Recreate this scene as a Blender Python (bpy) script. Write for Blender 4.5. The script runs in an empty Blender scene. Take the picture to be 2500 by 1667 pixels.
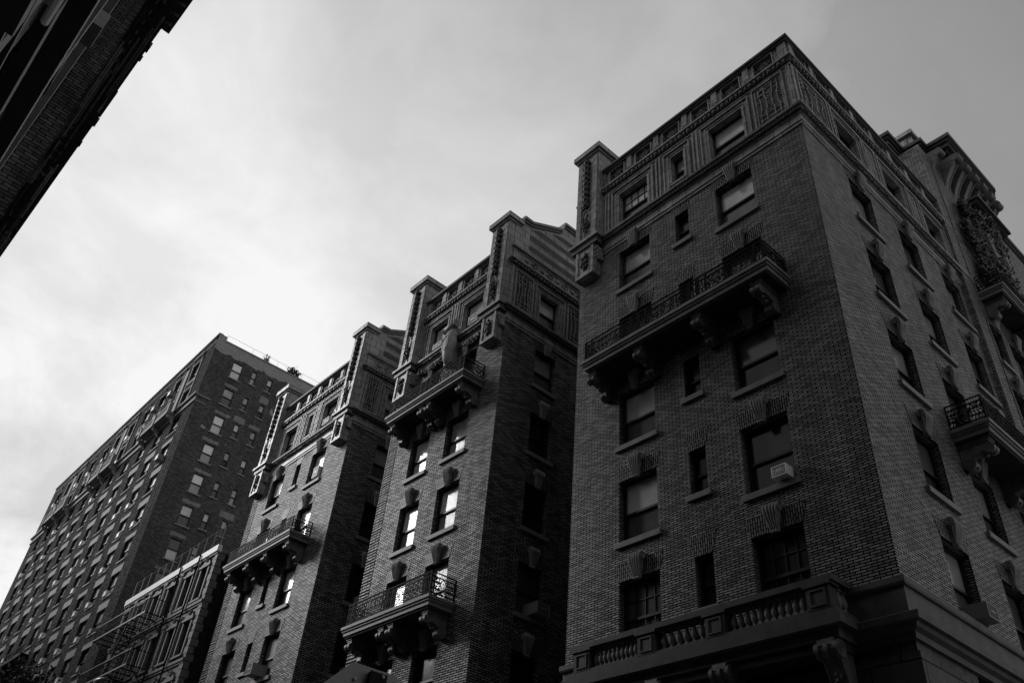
import bpy, math, random
from mathutils import Matrix, Vector
PI = math.pi
sc = bpy.context.scene
COL = sc.collection

# ------------------------------------------------------------------ materials
MATS = {}
def new_mat(name):
    m = bpy.data.materials.new(name); m.use_nodes = True
    n = m.node_tree.nodes; l = m.node_tree.links
    b = n['Principled BSDF']
    MATS[name] = m
    return m, n, l, b
def g3(v): return (v, v, v, 1)
def math_node(n, l, op, a, b=None, c=None):
    x = n.new('ShaderNodeMath'); x.operation = op
    for i, v in enumerate((a, b, c)):
        if v is None: continue
        if isinstance(v, (int, float)): x.inputs[i].default_value = v
        else: l.new(v, x.inputs[i])
    return x.outputs[0]
def noise(n, l, scale, detail=4, vec=None, rough=0.55):
    t = n.new('ShaderNodeTexNoise'); t.inputs['Scale'].default_value = scale
    t.inputs['Detail'].default_value = detail; t.inputs['Roughness'].default_value = rough
    if vec is None:
        g = n.new('ShaderNodeNewGeometry'); vec = g.outputs['Position']
    l.new(vec, t.inputs['Vector'])
    return t.outputs['Fac']
def maprange(n, l, v, a, b, c, d):
    m = n.new('ShaderNodeMapRange'); l.new(v, m.inputs[0])
    for i, q in enumerate((a, b, c, d)): m.inputs[i+1].default_value = q
    return m.outputs[0]

def plain(name, val, rough=0.6, spec=0.5, metal=0.0, var=0.0, nscale=3.0, bump=0.0):
    m, n, l, b = new_mat(name)
    b.inputs['Base Color'].default_value = g3(val)
    b.inputs['Roughness'].default_value = rough
    b.inputs['Specular IOR Level'].default_value = spec
    b.inputs['Metallic'].default_value = metal
    if var or bump:
        f = noise(n, l, nscale, 6)
    if var:
        v = maprange(n, l, f, 0.3, 0.7, val*(1-var), val*(1+var))
        l.new(v, b.inputs['Base Color'])
    if bump:
        bp = n.new('ShaderNodeBump'); bp.inputs['Strength'].default_value = bump; bp.inputs['Distance'].default_value = 0.02
        l.new(noise(n, l, nscale*6, 5), bp.inputs['Height']); l.new(bp.outputs[0], b.inputs['Normal'])
    return m

def masonry(name, c1, c2, mortar, bw, bh, ms, rough=0.5, spec=0.5, rot=0.0, bump=0.35, stain=0.35, offs=0.5, patch=None, soot=None, bias=0.0):
    m, n, l, b = new_mat(name)
    uv = n.new('ShaderNodeUVMap'); uv.uv_map = 'UVMap'
    mp = n.new('ShaderNodeMapping'); mp.inputs['Rotation'].default_value[2] = rot
    l.new(uv.outputs[0], mp.inputs[0])
    t = n.new('ShaderNodeTexBrick')
    l.new(mp.outputs[0], t.inputs['Vector'])
    t.inputs['Color1'].default_value = g3(c1); t.inputs['Color2'].default_value = g3(c2)
    t.inputs['Mortar'].default_value = g3(mortar); t.inputs['Scale'].default_value = 1.0
    t.inputs['Mortar Size'].default_value = ms; t.inputs['Mortar Smooth'].default_value = 0.1
    t.inputs['Brick Width'].default_value = bw; t.inputs['Row Height'].default_value = bh
    t.inputs['Bias'].default_value = bias
    t.offset = offs
    f1 = noise(n, l, 0.45, 5); f2 = noise(n, l, 2.7, 6, rough=0.7)
    a = maprange(n, l, f1, 0.3, 0.7, 1-stain, 1+stain)
    c = maprange(n, l, f2, 0.25, 0.75, 1-stain*0.6, 1+stain*0.6)
    k = math_node(n, l, 'MULTIPLY', a, c)
    k = math_node(n, l, 'MULTIPLY', k, maprange(n, l, noise(n, l, 8.0, 3), 0.3, 0.7, 1-stain*.8, 1+stain*.8))
    gp = n.new('ShaderNodeNewGeometry'); mp2 = n.new('ShaderNodeMapping'); mp2.inputs['Scale'].default_value = (2.2, 2.2, 0.16); l.new(gp.outputs['Position'], mp2.inputs[0])
    k = math_node(n, l, 'MULTIPLY', k, maprange(n, l, noise(n, l, 1.0, 5, mp2.outputs[0]), 0.35, 0.65, 1-stain*.9, 1+stain*.6))   # rain streaks
    mx = n.new('ShaderNodeMix'); mx.data_type = 'RGBA'; mx.blend_type = 'MULTIPLY'; mx.inputs[0].default_value = 1
    l.new(t.outputs['Color'], mx.inputs[6]); l.new(k, mx.inputs[7])
    out = mx.outputs[2]
    if patch:   # lighter cement wash above a ragged height, plus scattered repairs
        z0, val = patch
        g = n.new('ShaderNodeNewGeometry'); s = n.new('ShaderNodeSeparateXYZ'); l.new(g.outputs['Position'], s.inputs[0])
        zz = math_node(n, l, 'ADD', s.outputs[2], math_node(n, l, 'MULTIPLY', noise(n, l, 1.3, 5), 1.2))
        up = maprange(n, l, zz, z0+0.58, z0+0.66, 0, 1)
        sp = maprange(n, l, noise(n, l, 0.62, 2), 0.715, 0.725, 0, 1)
        msk = math_node(n, l, 'MAXIMUM', up, sp)
        wash = maprange(n, l, noise(n, l, 6, 6), 0.3, 0.7, val*0.75, val*1.2)
        m2 = n.new('ShaderNodeMix'); m2.data_type = 'RGBA'; l.new(msk, m2.inputs[0]); l.new(out, m2.inputs[6]); l.new(wash, m2.inputs[7])
        out = m2.outputs[2]
    l.new(out, b.inputs['Base Color'])
    b.inputs['Roughness'].default_value = rough
    tone = n.new('ShaderNodeRGBToBW'); l.new(t.outputs['Color'], tone.inputs[0])
    l.new(math_node(n, l, 'MULTIPLY', maprange(n, l, tone.outputs[0], c1*.4, c2, spec*.02, spec*1.3), c), b.inputs['Specular IOR Level'])
    bp = n.new('ShaderNodeBump'); bp.inputs['Strength'].default_value = bump; bp.inputs['Distance'].default_value = 0.012
    inv = math_node(n, l, 'SUBTRACT', 1.0, t.outputs['Fac'])
    h = math_node(n, l, 'ADD', inv, math_node(n, l, 'MULTIPLY', noise(n, l, 30, 3), 0.3))
    l.new(h, bp.inputs['Height']); l.new(bp.outputs[0], b.inputs['Normal'])
    return m

K = 1.0
masonry('brick', 0.14, 0.32, 0.008, 0.27, 0.068, 0.0155, rough=0.46, spec=0.75, stain=0.2, bump=0.3)
masonry('brick_mid', 0.12, 0.33, 0.004, 0.30, 0.08, 0.019, rough=0.5, spec=0.5, stain=0.24, bump=0.25)
masonry('brick_quoin', 0.10*K, 0.22*K, 0.0, 0.30, 0.068, 0.018, rough=0.45, spec=0.5, stain=0.15)
masonry('arch_brick', 0.11*K, 0.2*K, 0.0, 0.24, 0.072, 0.015, rough=0.45, rot=PI/2, stain=0.15)
masonry('terracotta', 0.23, 0.32, 0.03, 0.62, 0.42, 0.011, rough=0.45, spec=0.5, stain=0.25, bump=0.3)
masonry('terracotta_brick', 0.035, 0.06, 0.03, 0.24, 0.075, 0.008, rough=0.5, stain=0.15)
masonry('base_stone', 0.055, 0.075, 0.01, 1.35, 0.78, 0.014, rough=0.6, spec=0.3, stain=0.3)
masonry('tall_front_brick', 0.06, 0.15, 0.005, 0.30, 0.125, 0.028, rough=0.85, spec=0.15, stain=0.2)
masonry('tall_side_brick', 0.085, 0.17, 0.04, 0.26, 0.115, 0.018, rough=0.7, spec=0.3, stain=0.14, patch=(46.1, 0.34), bias=-0.2)
masonry('dark_brick', 0.02, 0.035, 0.01, 0.24, 0.08, 0.012, rough=0.8, spec=0.1, stain=0.3)  # very dark brick for the row house side walls
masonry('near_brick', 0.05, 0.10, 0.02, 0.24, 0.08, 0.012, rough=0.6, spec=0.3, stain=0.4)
plain('stone', 0.20, 0.55, 0.4, var=0.25, nscale=2.5, bump=0.3)
plain('pale_stone', 0.36, 0.5, 0.4, var=0.2, nscale=3, bump=0.2)
plain('key_stone', 0.27, 0.5, 0.4, var=0.35, nscale=4, bump=0.4)
plain('carved_stone', 0.12, 0.45, 0.5, var=0.35, nscale=5, bump=0.5)
plain('dark_carving', 0.035, 0.5, 0.5, var=0.4, nscale=6, bump=0.5)
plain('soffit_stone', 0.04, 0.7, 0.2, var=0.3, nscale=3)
plain('coping', 0.09, 0.6, 0.3, var=0.3, nscale=3)
plain('base_trim', 0.085, 0.55, 0.3, var=0.3, nscale=2.5, bump=0.3)  # base tone: dirty stone, with the weak light low down put in
plain('near_trim', 0.07, 0.6, 0.3, var=0.3)
plain('near_pale', 0.8, 0.6, 0.3, var=0.4, nscale=4)
plain('near_grey', 0.4, 0.6, 0.3, var=0.5, nscale=4)
plain('iron', 0.006, 0.65, 0.12, var=0.3, nscale=8)
plain('sash', 0.012, 0.4, 0.4)
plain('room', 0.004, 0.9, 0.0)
plain('concrete', 0.3, 0.7, 0.3, var=0.2, nscale=1.5)
plain('lintel_stone', 0.24, 0.7, 0.3, var=0.2, nscale=2)
plain('white_paint', 0.8, 0.5, 0.4, var=0.07, nscale=2)
plain('steel', 0.35, 0.4, 0.5, metal=0.3, var=0.2, nscale=8)
plain('ac_white', 0.9, 0.45, 0.4, var=0.1, nscale=6)
plain('ac_grey', 0.28, 0.5, 0.4, var=0.1, nscale=6)
plain('grille_dark', 0.03, 0.6, 0.3)
plain('asphalt', 0.05, 0.85, 0.2, var=0.25, nscale=6, bump=0.4)
plain('pavement', 0.25, 0.8, 0.2, var=0.2, nscale=3)
plain('kerb', 0.2, 0.8, 0.2, var=0.15, nscale=3)
plain('road_paint', 0.6, 0.7, 0.2, var=0.1)
plain('roof_tar', 0.03, 0.9, 0.1, var=0.3)
plain('leaf', 0.035, 0.6, 0.4, var=0.4, nscale=5)
plain('bark', 0.06, 0.8, 0.2, var=0.4, nscale=9, bump=0.6)
plain('sign_metal', 0.22, 0.5, 0.4, var=0.12, nscale=7)
plain('row_stone', 0.11, 0.6, 0.3, var=0.25, nscale=2.5, bump=0.3)
plain('row_pale', 0.15, 0.6, 0.3, var=0.2, nscale=2.5, bump=0.3)
plain('pot', 0.3, 0.7, 0.2, var=0.2)

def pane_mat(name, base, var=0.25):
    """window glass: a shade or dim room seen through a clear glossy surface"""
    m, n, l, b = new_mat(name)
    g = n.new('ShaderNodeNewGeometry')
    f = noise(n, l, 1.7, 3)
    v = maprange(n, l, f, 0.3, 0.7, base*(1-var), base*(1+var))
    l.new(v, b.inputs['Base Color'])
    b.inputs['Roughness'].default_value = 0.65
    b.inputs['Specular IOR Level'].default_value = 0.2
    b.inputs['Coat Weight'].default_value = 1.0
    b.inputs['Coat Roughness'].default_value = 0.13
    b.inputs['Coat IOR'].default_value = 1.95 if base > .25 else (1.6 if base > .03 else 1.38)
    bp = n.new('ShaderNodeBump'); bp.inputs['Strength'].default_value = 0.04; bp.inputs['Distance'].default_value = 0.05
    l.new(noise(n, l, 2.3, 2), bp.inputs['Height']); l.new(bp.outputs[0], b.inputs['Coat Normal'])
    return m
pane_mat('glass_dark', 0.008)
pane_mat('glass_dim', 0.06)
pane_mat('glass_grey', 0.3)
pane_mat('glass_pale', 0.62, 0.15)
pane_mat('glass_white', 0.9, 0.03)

# ------------------------------------------------------------------ mesh builder
class MB:
    def __init__(s): s.v = []; s.f = []; s.m = []; s.sm = []
    def face(s, pts, mi=0, smooth=False):
        i = len(s.v); s.v += [tuple(p) for p in pts]; s.f.append(tuple(range(i, i+len(pts)))); s.m.append(mi); s.sm.append(smooth)
    def mesh(s, V, F, mi=0, smooth=False):
        i = len(s.v); s.v += [tuple(p) for p in V]
        for f in F: s.f.append(tuple(i+a for a in f)); s.m.append(mi); s.sm.append(smooth)
    def box(s, x0, x1, y0, y1, z0, z1, mi=0):
        if x0 > x1: x0, x1 = x1, x0
        if y0 > y1: y0, y1 = y1, y0
        if z0 > z1: z0, z1 = z1, z0
        V = [(x0,y0,z0),(x1,y0,z0),(x1,y1,z0),(x0,y1,z0),(x0,y0,z1),(x1,y0,z1),(x1,y1,z1),(x0,y1,z1)]
        s.mesh(V, [(0,3,2,1),(4,5,6,7),(0,1,5,4),(1,2,6,5),(2,3,7,6),(3,0,4,7)], mi)
    def add(s, o, M=None, mi=None):
        i = len(s.v)
        s.v += [tuple(M @ Vector(p)) for p in o.v] if M is not None else o.v
        for f, m, q in zip(o.f, o.m, o.sm): s.f.append(tuple(i+a for a in f)); s.m.append(m if mi is None else mi); s.sm.append(q)
    def prism_x(s, prof, x0, x1, mi=0, smooth=False):
        """profile of (y, z) points swept along x"""
        n = len(prof); V = [(x0, y, z) for y, z in prof] + [(x1, y, z) for y, z in prof]
        s.mesh(V, [(i, (i+1) % n, n+(i+1) % n, n+i) for i in range(n)], mi, smooth)
        s.face([(x0, y, z) for y, z in reversed(prof)], mi); s.face([(x1, y, z) for y, z in prof], mi)
    def prism_y(s, prof, y0, y1, mi=0):
        n = len(prof); V = [(x, y0, z) for x, z in prof] + [(x, y1, z) for x, z in prof]
        s.mesh(V, [(i, (i+1) % n, n+(i+1) % n, n+i) for i in range(n)], mi)
        s.face([(x, y0, z) for x, z in prof], mi); s.face([(x, y1, z) for x, z in reversed(prof)], mi)
    def tube(s, pts, r, n=4, mi=0, closed=False, smooth=False, flat=1.0):
        P = [Vector(p) for p in pts]; N = len(P); V = []; F = []
        prev = None
        for i in range(N):
            if closed: d = P[(i+1) % N]-P[i-1]
            else: d = P[min(i+1, N-1)]-P[max(i-1, 0)]
            if d.length < 1e-9: d = Vector((0,0,1))
            d.normalize()
            up = Vector((0,1,0)) if abs(d.y) < 0.9 else Vector((1,0,0))
            a = d.cross(up).normalized(); b = a.cross(d)
            rr = r[i] if isinstance(r, (list, tuple)) else r
            for k in range(n):
                t = 2*PI*(k+0.5)/n
                V.append(P[i]+a*math.cos(t)*rr+b*math.sin(t)*rr*flat)
        m = N if closed else N-1
        for i in range(m):
            j = (i+1) % N
            for k in range(n): F.append((i*n+k, i*n+(k+1) % n, j*n+(k+1) % n, j*n+k))
        if not closed:
            F.append(tuple(range(n-1, -1, -1))); F.append(tuple((N-1)*n+k for k in range(n)))
        s.mesh(V, F, mi, smooth)
    def lathe(s, prof, cx=0, cy=0, n=10, mi=0, smooth=True):
        """prof: (r, z)"""
        V = []; F = []
        for r, z in prof:
            for k in range(n): V.append((cx+r*math.cos(2*PI*k/n), cy+r*math.sin(2*PI*k/n), z))
        for i in range(len(prof)-1):
            for k in range(n): F.append((i*n+k, i*n+(k+1) % n, (i+1)*n+(k+1) % n, (i+1)*n+k))
        F.append(tuple(range(n-1, -1, -1))); F.append(tuple((len(prof)-1)*n+k for k in range(n)))
        s.mesh(V, F, mi, smooth)
    def blob(s, c, r, n=6, m=4, mi=0, smooth=True):
        rx, ry, rz = r if isinstance(r, (tuple, list)) else (r, r, r)
        V = [(c[0], c[1], c[2]-rz)]; F = []
        for i in range(1, m):
            t = -PI/2+PI*i/m
            for k in range(n): V.append((c[0]+rx*math.cos(t)*math.cos(2*PI*k/n), c[1]+ry*math.cos(t)*math.sin(2*PI*k/n), c[2]+rz*math.sin(t)))
        V.append((c[0], c[1], c[2]+rz)); L = len(V)-1
        for k in range(n):
            F.append((0, 1+(k+1) % n, 1+k)); F.append((L, 1+(m-2)*n+k, 1+(m-2)*n+(k+1) % n))
            for i in range(m-2): F.append((1+i*n+k, 1+i*n+(k+1) % n, 1+(i+1)*n+(k+1) % n, 1+(i+1)*n+k))
        s.mesh(V, F, mi, smooth)
    def wall(s, x0, x1, z0, z1, holes, depth=0.3, y=0.0, mi=0, rmi=None, zcut=None):
        """wall in the plane y with rectangular openings (xa, xb, za, zb), reveals going to +y"""
        rmi = mi if rmi is None else rmi
        xs = sorted({x0, x1, *[min(max(h[0], x0), x1) for h in holes], *[min(max(h[1], x0), x1) for h in holes]})
        zs = sorted({z0, z1, *[min(max(h[2], z0), z1) for h in holes], *[min(max(h[3], z0), z1) for h in holes]})
        for i in range(len(xs)-1):
            for j in range(len(zs)-1):
                cx = (xs[i]+xs[i+1])/2; cz = (zs[j]+zs[j+1])/2
                if any(h[0] < cx < h[1] and h[2] < cz < h[3] for h in holes): continue
                s.face([(xs[i], y, zs[j]), (xs[i+1], y, zs[j]), (xs[i+1], y, zs[j+1]), (xs[i], y, zs[j+1])], mi)
        for a, b, c, d in holes:
            e = y+depth
            s.face([(a,y,c),(a,e,c),(b,e,c),(b,y,c)][::-1], rmi); s.face([(a,y,d),(b,y,d),(b,e,d),(a,e,d)][::-1], rmi)
            s.face([(a,y,c),(a,y,d),(a,e,d),(a,e,c)][::-1], rmi); s.face([(b,y,c),(b,e,c),(b,e,d),(b,y,d)][::-1], rmi)

MESHN = 0
def to_mesh(name, mb, mats):
    me = bpy.data.meshes.new(name)
    me.from_pydata(mb.v, [], mb.f)
    for m in mats: me.materials.append(MATS[m])
    me.polygons.foreach_set('material_index', mb.m)
    me.polygons.foreach_set('use_smooth', mb.sm)
    uv = me.uv_layers.new(name='UVMap').data
    V = me.vertices
    for p in me.polygons:
        nx, ny, nz = map(abs, p.normal)
        for li in p.loop_indices:
            c = V[me.loops[li].vertex_index].co
            if ny >= nx and ny >= nz: uv[li].uv = (c.x, c.z)
            elif nx >= nz: uv[li].uv = (c.y, c.z)
            else: uv[li].uv = (c.x, c.y)
    me.update()
    return me
def place(name, me, parent=None, loc=(0,0,0), rz=0.0):
    o = bpy.data.objects.new(name, me); COL.objects.link(o)
    o.location = loc; o.rotation_euler = (0, 0, rz)
    if parent is not None: o.parent = parent
    return o
def part(name, mb, mats, parent=None, loc=(0,0,0), rz=0.0):
    return place(name, to_mesh(name, mb, mats), parent, loc, rz)
def tag(o, label=None, cat=None, group=None, kind=None):
    if label: o['label'] = label
    if cat: o['category'] = cat
    if group: o['group'] = group
    if kind: o['kind'] = kind
    return o
def thing(name, label, cat, loc=(0,0,0), group=None):
    o = bpy.data.objects.new(name, None); COL.objects.link(o); o.location = loc
    return tag(o, label, cat, group)
def ROT(M_x, y, z=0.0, rz=0.0): return Matrix.Translation((M_x, y, z)) @ Matrix.Rotation(rz, 4, 'Z')

# ------------------------------------------------------------------ small pieces (local frame: x along wall, -y outward, z up)
def mesh_sill(w):
    b = MB(); b.box(-w/2-0.12, w/2+0.12, -0.10, 0.2, -0.15, 0.0); b.box(-w/2-0.12, w/2+0.12, -0.10, -0.08, -0.17, -0.15)
    return to_mesh('sill', b, ['stone'])
def frame_mb(w, h, depth=0.3, muntin=0, fw=0.07, split=0.5):
    """sash frame set back in the opening, origin bottom centre at the wall plane; panes are separate"""
    b = MB(); y = depth-0.06
    zs = h*split
    b.box(-w/2, -w/2+fw, y-0.05, y+0.1, 0, h); b.box(w/2-fw, w/2, y-0.05, y+0.1, 0, h)
    b.box(-w/2+fw, w/2-fw, y-0.05, y+0.1, h-fw, h); b.box(-w/2+fw, w/2-fw, y-0.03, y+0.1, 0, fw)
    b.box(-w/2+fw, w/2-fw, y-0.02, y+0.09, zs-0.035, zs+0.035)
    if muntin:
        nx, nz, z0, z1 = muntin
        z0 = fw if z0 == 0 else zs+0.035
        for i in range(1, nx):
            x = -w/2+fw+(w-2*fw)*i/nx; b.box(x-0.014, x+0.014, y, y+0.03, z0, h-fw)
        for j in range(1, nz):
            z = z0+(h-fw-z0)*j/nz; b.box(-w/2+fw, w/2-fw, y+0.002, y+0.028, z-0.014, z+0.014)
    return b
def panes_mb(w, h, depth=0.3, fw=0.07, split=0.5, which='up'):
    b = MB(); y = depth-0.06; zs = h*split
    if which == 'up': b.box(-w/2+fw, w/2-fw, y+0.03, y+0.05, zs+0.035, h-fw)
    else: b.box(-w/2+fw, w/2-fw, y+0.06, y+0.08, fw, zs-0.035)
    return b
CACHE = {}
def cached(key, fn):
    if key not in CACHE: CACHE[key] = fn()
    return CACHE[key]
def add_window(parent, x, z, w, h, M, up='glass_grey', lo='glass_dark', depth=0.3, muntin=0, sill=True, y0=0.0, fw=0.07, split=0.5):
    """M: (origin x, origin y, rz) of the wall frame relative to parent"""
    ox, oy, rz = M
    p = Matrix.Rotation(rz, 4, 'Z') @ Vector((x, y0, 0)); loc = (ox+p.x, oy+p.y, z)
    w = round(w, 3); h = round(h, 3)
    fr = place('window', cached(('fr', w, h, depth, muntin, fw, split), lambda: to_mesh('window', frame_mb(w, h, depth, muntin, fw, split), ['sash'])), parent, loc, rz)
    place('upper_pane', cached(('pu', w, h, depth, fw, split, up), lambda: to_mesh('upper_pane', panes_mb(w, h, depth, fw, split, 'up'), [up])), fr)
    place('lower_pane', cached(('pl', w, h, depth, fw, split, lo), lambda: to_mesh('lower_pane', panes_mb(w, h, depth, fw, split, 'lo'), [lo])), fr)
    if sill: place('sill', cached(('si', w), lambda: mesh_sill(w)), fr)
    return fr

def arch_mb(w, h=0.5, splay=0.17):
    b = MB()
    b.prism_y([(-w/2, 0), (w/2, 0), (w/2+splay, h), (-w/2-splay, h)], -0.012, 0.05)
    return b
def keystone_mb():
    """ribbed scroll keystone: rolled top with side volutes, flutes tapering down to a small drop"""
    b = MB(); H = 0.8
    for i in range(5):
        t = (i-2)/2.0; pts = []; rr = []
        for k in range(11):
            q = k/10.0; a = max(0, (q-.78)/.22)
            sp = (0.115+0.115*q)*t
            out = 0.10+0.17*q**1.3+0.02*math.sin(q*PI)-.10*a*a
            pts.append((sp, -out, 0.02+H*q)); rr.append(0.022+0.02*q)
        b.tube(pts, rr, 6, smooth=True)
    prof = [(0.02, 0.0), (-0.06, 0.0), (-0.10, 0.2), (-0.15, 0.5), (-0.19, 0.72), (-0.14, 0.8), (-0.06, 0.82), (0.02, 0.8)]
    n = len(prof)
    V = [((-.12-.11*z/.82), y, z) for y, z in prof]+[((.12+.11*z/.82), y, z) for y, z in prof]
    b.mesh(V, [(i, (i+1) % n, n+(i+1) % n, n+i) for i in range(n)]+[tuple(range(n-1, -1, -1)), tuple(range(n, 2*n))])
    for sx in (-1, 1):
        for rr in (.12, .06): b.tube([(sx*.245, -0.12+rr*math.cos(a), 0.7+rr*math.sin(a)) for a in [2*PI*k/12 for k in range(12)]], 0.028, 5, closed=True)
        b.prism_x([(-.12+.11*math.cos(2*PI*k/12), .7+.11*math.sin(2*PI*k/12)) for k in range(12)], sx*.2, sx*.24, smooth=True)
        b.tube([(sx*.22, -.14, .6), (sx*.17, -.12, .3), (sx*.13, -.1, .05)], [.035, .025, .02], 5)
    for i in range(3): b.blob((0.08*(i-1), -0.11, -0.02), (0.055, 0.07, 0.06), 6, 4)
    return b
ME_KEY = to_mesh('keystone', keystone_mb(), ['key_stone'])

def add_head(parent, x, z, w, M, key=True):
    ox, oy, rz = M
    p = Matrix.Rotation(rz, 4, 'Z') @ Vector((x, 0, 0))
    a = place('flat_arch', cached(('arch', round(w, 2), key), lambda: to_mesh('flat_arch', arch_mb(w, 0.52 if key else 0.6, 0.15), ['arch_brick'])), parent, (ox+p.x, oy+p.y, z), rz)
    if key: place('keystone', ME_KEY, a, (0, -0.012, -0.06)).scale = (.86, .86, .86)
    return a

def bracket_mb(proj=0.95, h=1.1, w=0.34):
    """console bracket: S scroll, rolled nose at the outer end, volute at the wall"""
    b = MB(); N = 16; low = []
    for k in range(N+1):
        q = k/N
        y = -proj*(1-q)
        z = -0.30-(h-0.52)*q**2.1
        low.append((y, z))
    prof = [(0, 0), (-proj, 0), (-proj-0.02, -0.14)] + low + [(0, -h+0.1)]
    b.prism_x(prof, -w/2, w/2)
    # raised side fillet
    for sx in (-1, 1):
        b.tube([(sx*w/2, y, z+0.03) for y, z in low], 0.03, 4)
        for rr in (0.15, 0.1, 0.05):
            b.tube([(sx*(w/2+0.005), -0.18+rr*math.cos(a), -h+0.26+rr*math.sin(a)) for a in [2*PI*k/12 for k in range(12)]], 0.022, 4, closed=True)
    b.prism_x([(-0.18+0.18*math.cos(2*PI*k/16), -h+0.26+0.18*math.sin(2*PI*k/16)) for k in range(16)], -w/2-0.01, w/2+0.01, smooth=True)
    # nose made of rolled rings
    for i in range(5):
        x = -w/2-0.02+(w+0.04)*(i+0.5)/5; r = 0.15 if i != 2 else 0.12
        b.prism_x([(-proj+0.02+r*math.cos(2*PI*k/12), -0.26+r*math.sin(2*PI*k/12)) for k in range(12)], x-0.03, x+0.03, smooth=True)
    b.prism_x([(-proj+0.02+0.1*math.cos(2*PI*k/8), -0.26+0.1*math.sin(2*PI*k/8)) for k in range(8)], -w/2-0.01, w/2+0.01)
    for i in range(3): b.blob((0, -proj+0.2+0.16*i, -0.40-0.07*i*i), (0.09, 0.09, 0.05), 8, 4)
    # abacus with steps
    b.box(-w/2-0.06, w/2+0.06, -proj-0.06, 0, 0.0, 0.06); b.box(-w/2-0.03, w/2+0.03, -proj-0.03, 0, -0.06, 0.0)
    return b

def spiral(cx, cz, r0, turns, a0, n=14, sgn=1, y=0.0):
    return [(cx+(r0*(1-k/n*0.85))*math.cos(a0+sgn*turns*2*PI*k/n), y, cz+(r0*(1-k/n*0.85))*math.sin(a0+sgn*turns*2*PI*k/n)) for k in range(n+1)]
def rail_panel(b, x0, x1, h, style, y=0.0):
    """wrought iron panel in local x, z"""
    r = 0.018 if style == 'light' else 0.025
    def bar(xa, za, xb, zb, rr=r): b.tube([(xa, y, za), (xb, y, zb)], rr, 4)
    w = x1-x0; zt = h-0.16; zb = 0.12
    bar(x0, h, x1, h, 0.024); bar(x0, zt, x1, zt); bar(x0, zb, x1, zb); bar(x0, 0.03, x1, 0.03)
    n = max(2, int(w/0.07))
    for i in range(n):
        x = x0+w*(i+0.5)/n
        bar(x, zt, x, h, 0.008); 
        if style == 'light' and i % 2 == 0: bar(x, 0.03, x, zb, 0.008)
        if style == 'dense': bar(x, 0.03, x, zb, 0.012)
    if w < 0.5:
        for xx in (x0+w*0.16, x1-w*0.16): bar(xx, 0.03, xx, h)
        R = min(w*0.28, (zt-zb)*0.26); cz = (zt+zb)/2; cx = (x0+x1)/2
        b.tube([(cx+R*math.cos(a), y, cz+R*math.sin(a)) for a in [2*PI*k/14 for k in range(14)]], 0.014, 4, closed=True)
        b.tube([(cx+R*.5*math.cos(a), y, cz+R*.5*math.sin(a)) for a in [2*PI*k/8 for k in range(8)]], 0.010, 4, closed=True)
        bar(cx, zb, cx, cz-R); bar(cx, cz+R, cx, zt)
    else:
        cx = (x0+x1)/2; cz = (zt+zb)/2; hh = (zt-zb)/2
        b.tube([(cx+hh*.42*math.cos(a), y, cz+hh*.9*math.sin(a)) for a in [2*PI*k/18 for k in range(18)]], 0.016, 4, closed=True)
        b.tube([(cx+hh*.2*math.cos(a), y, cz+hh*.5*math.sin(a)) for a in [2*PI*k/12 for k in range(12)]], 0.011, 4, closed=True)
        m = 3 if style == 'light' else 4
        b.tube([(x0, y, cz), (x1, y, cz)], .010, 4)
        half = w/2-hh*.42
        for sx in (-1, 1):
            for i in range(m):
                xx = cx+sx*(hh*.42+half*(i+0.5)/m); rr = min(half/m*0.55, hh*0.62)
                for sz in (-1, 1):
                    b.tube(spiral(xx, cz+sz*hh*0.42, rr, 1.35, -sz*PI/2, 14, sx*sz, y), 0.015, 4)
                b.blob((xx, y, cz), (0.03, 0.018, 0.03), 6, 4)
                b.tube([(xx-rr*.9, y, zb), (xx+rr*.5, y, cz-hh*.3), (xx-rr*.5, y, cz+hh*.3), (xx+rr*.9, y, zt)], 0.011, 4)
                if style == 'dense':
                    for q in range(8): b.blob((xx+random.uniform(-rr, rr), y, cz+random.uniform(-hh, hh)), (0.035, 0.014, 0.02), 5, 3)

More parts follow.
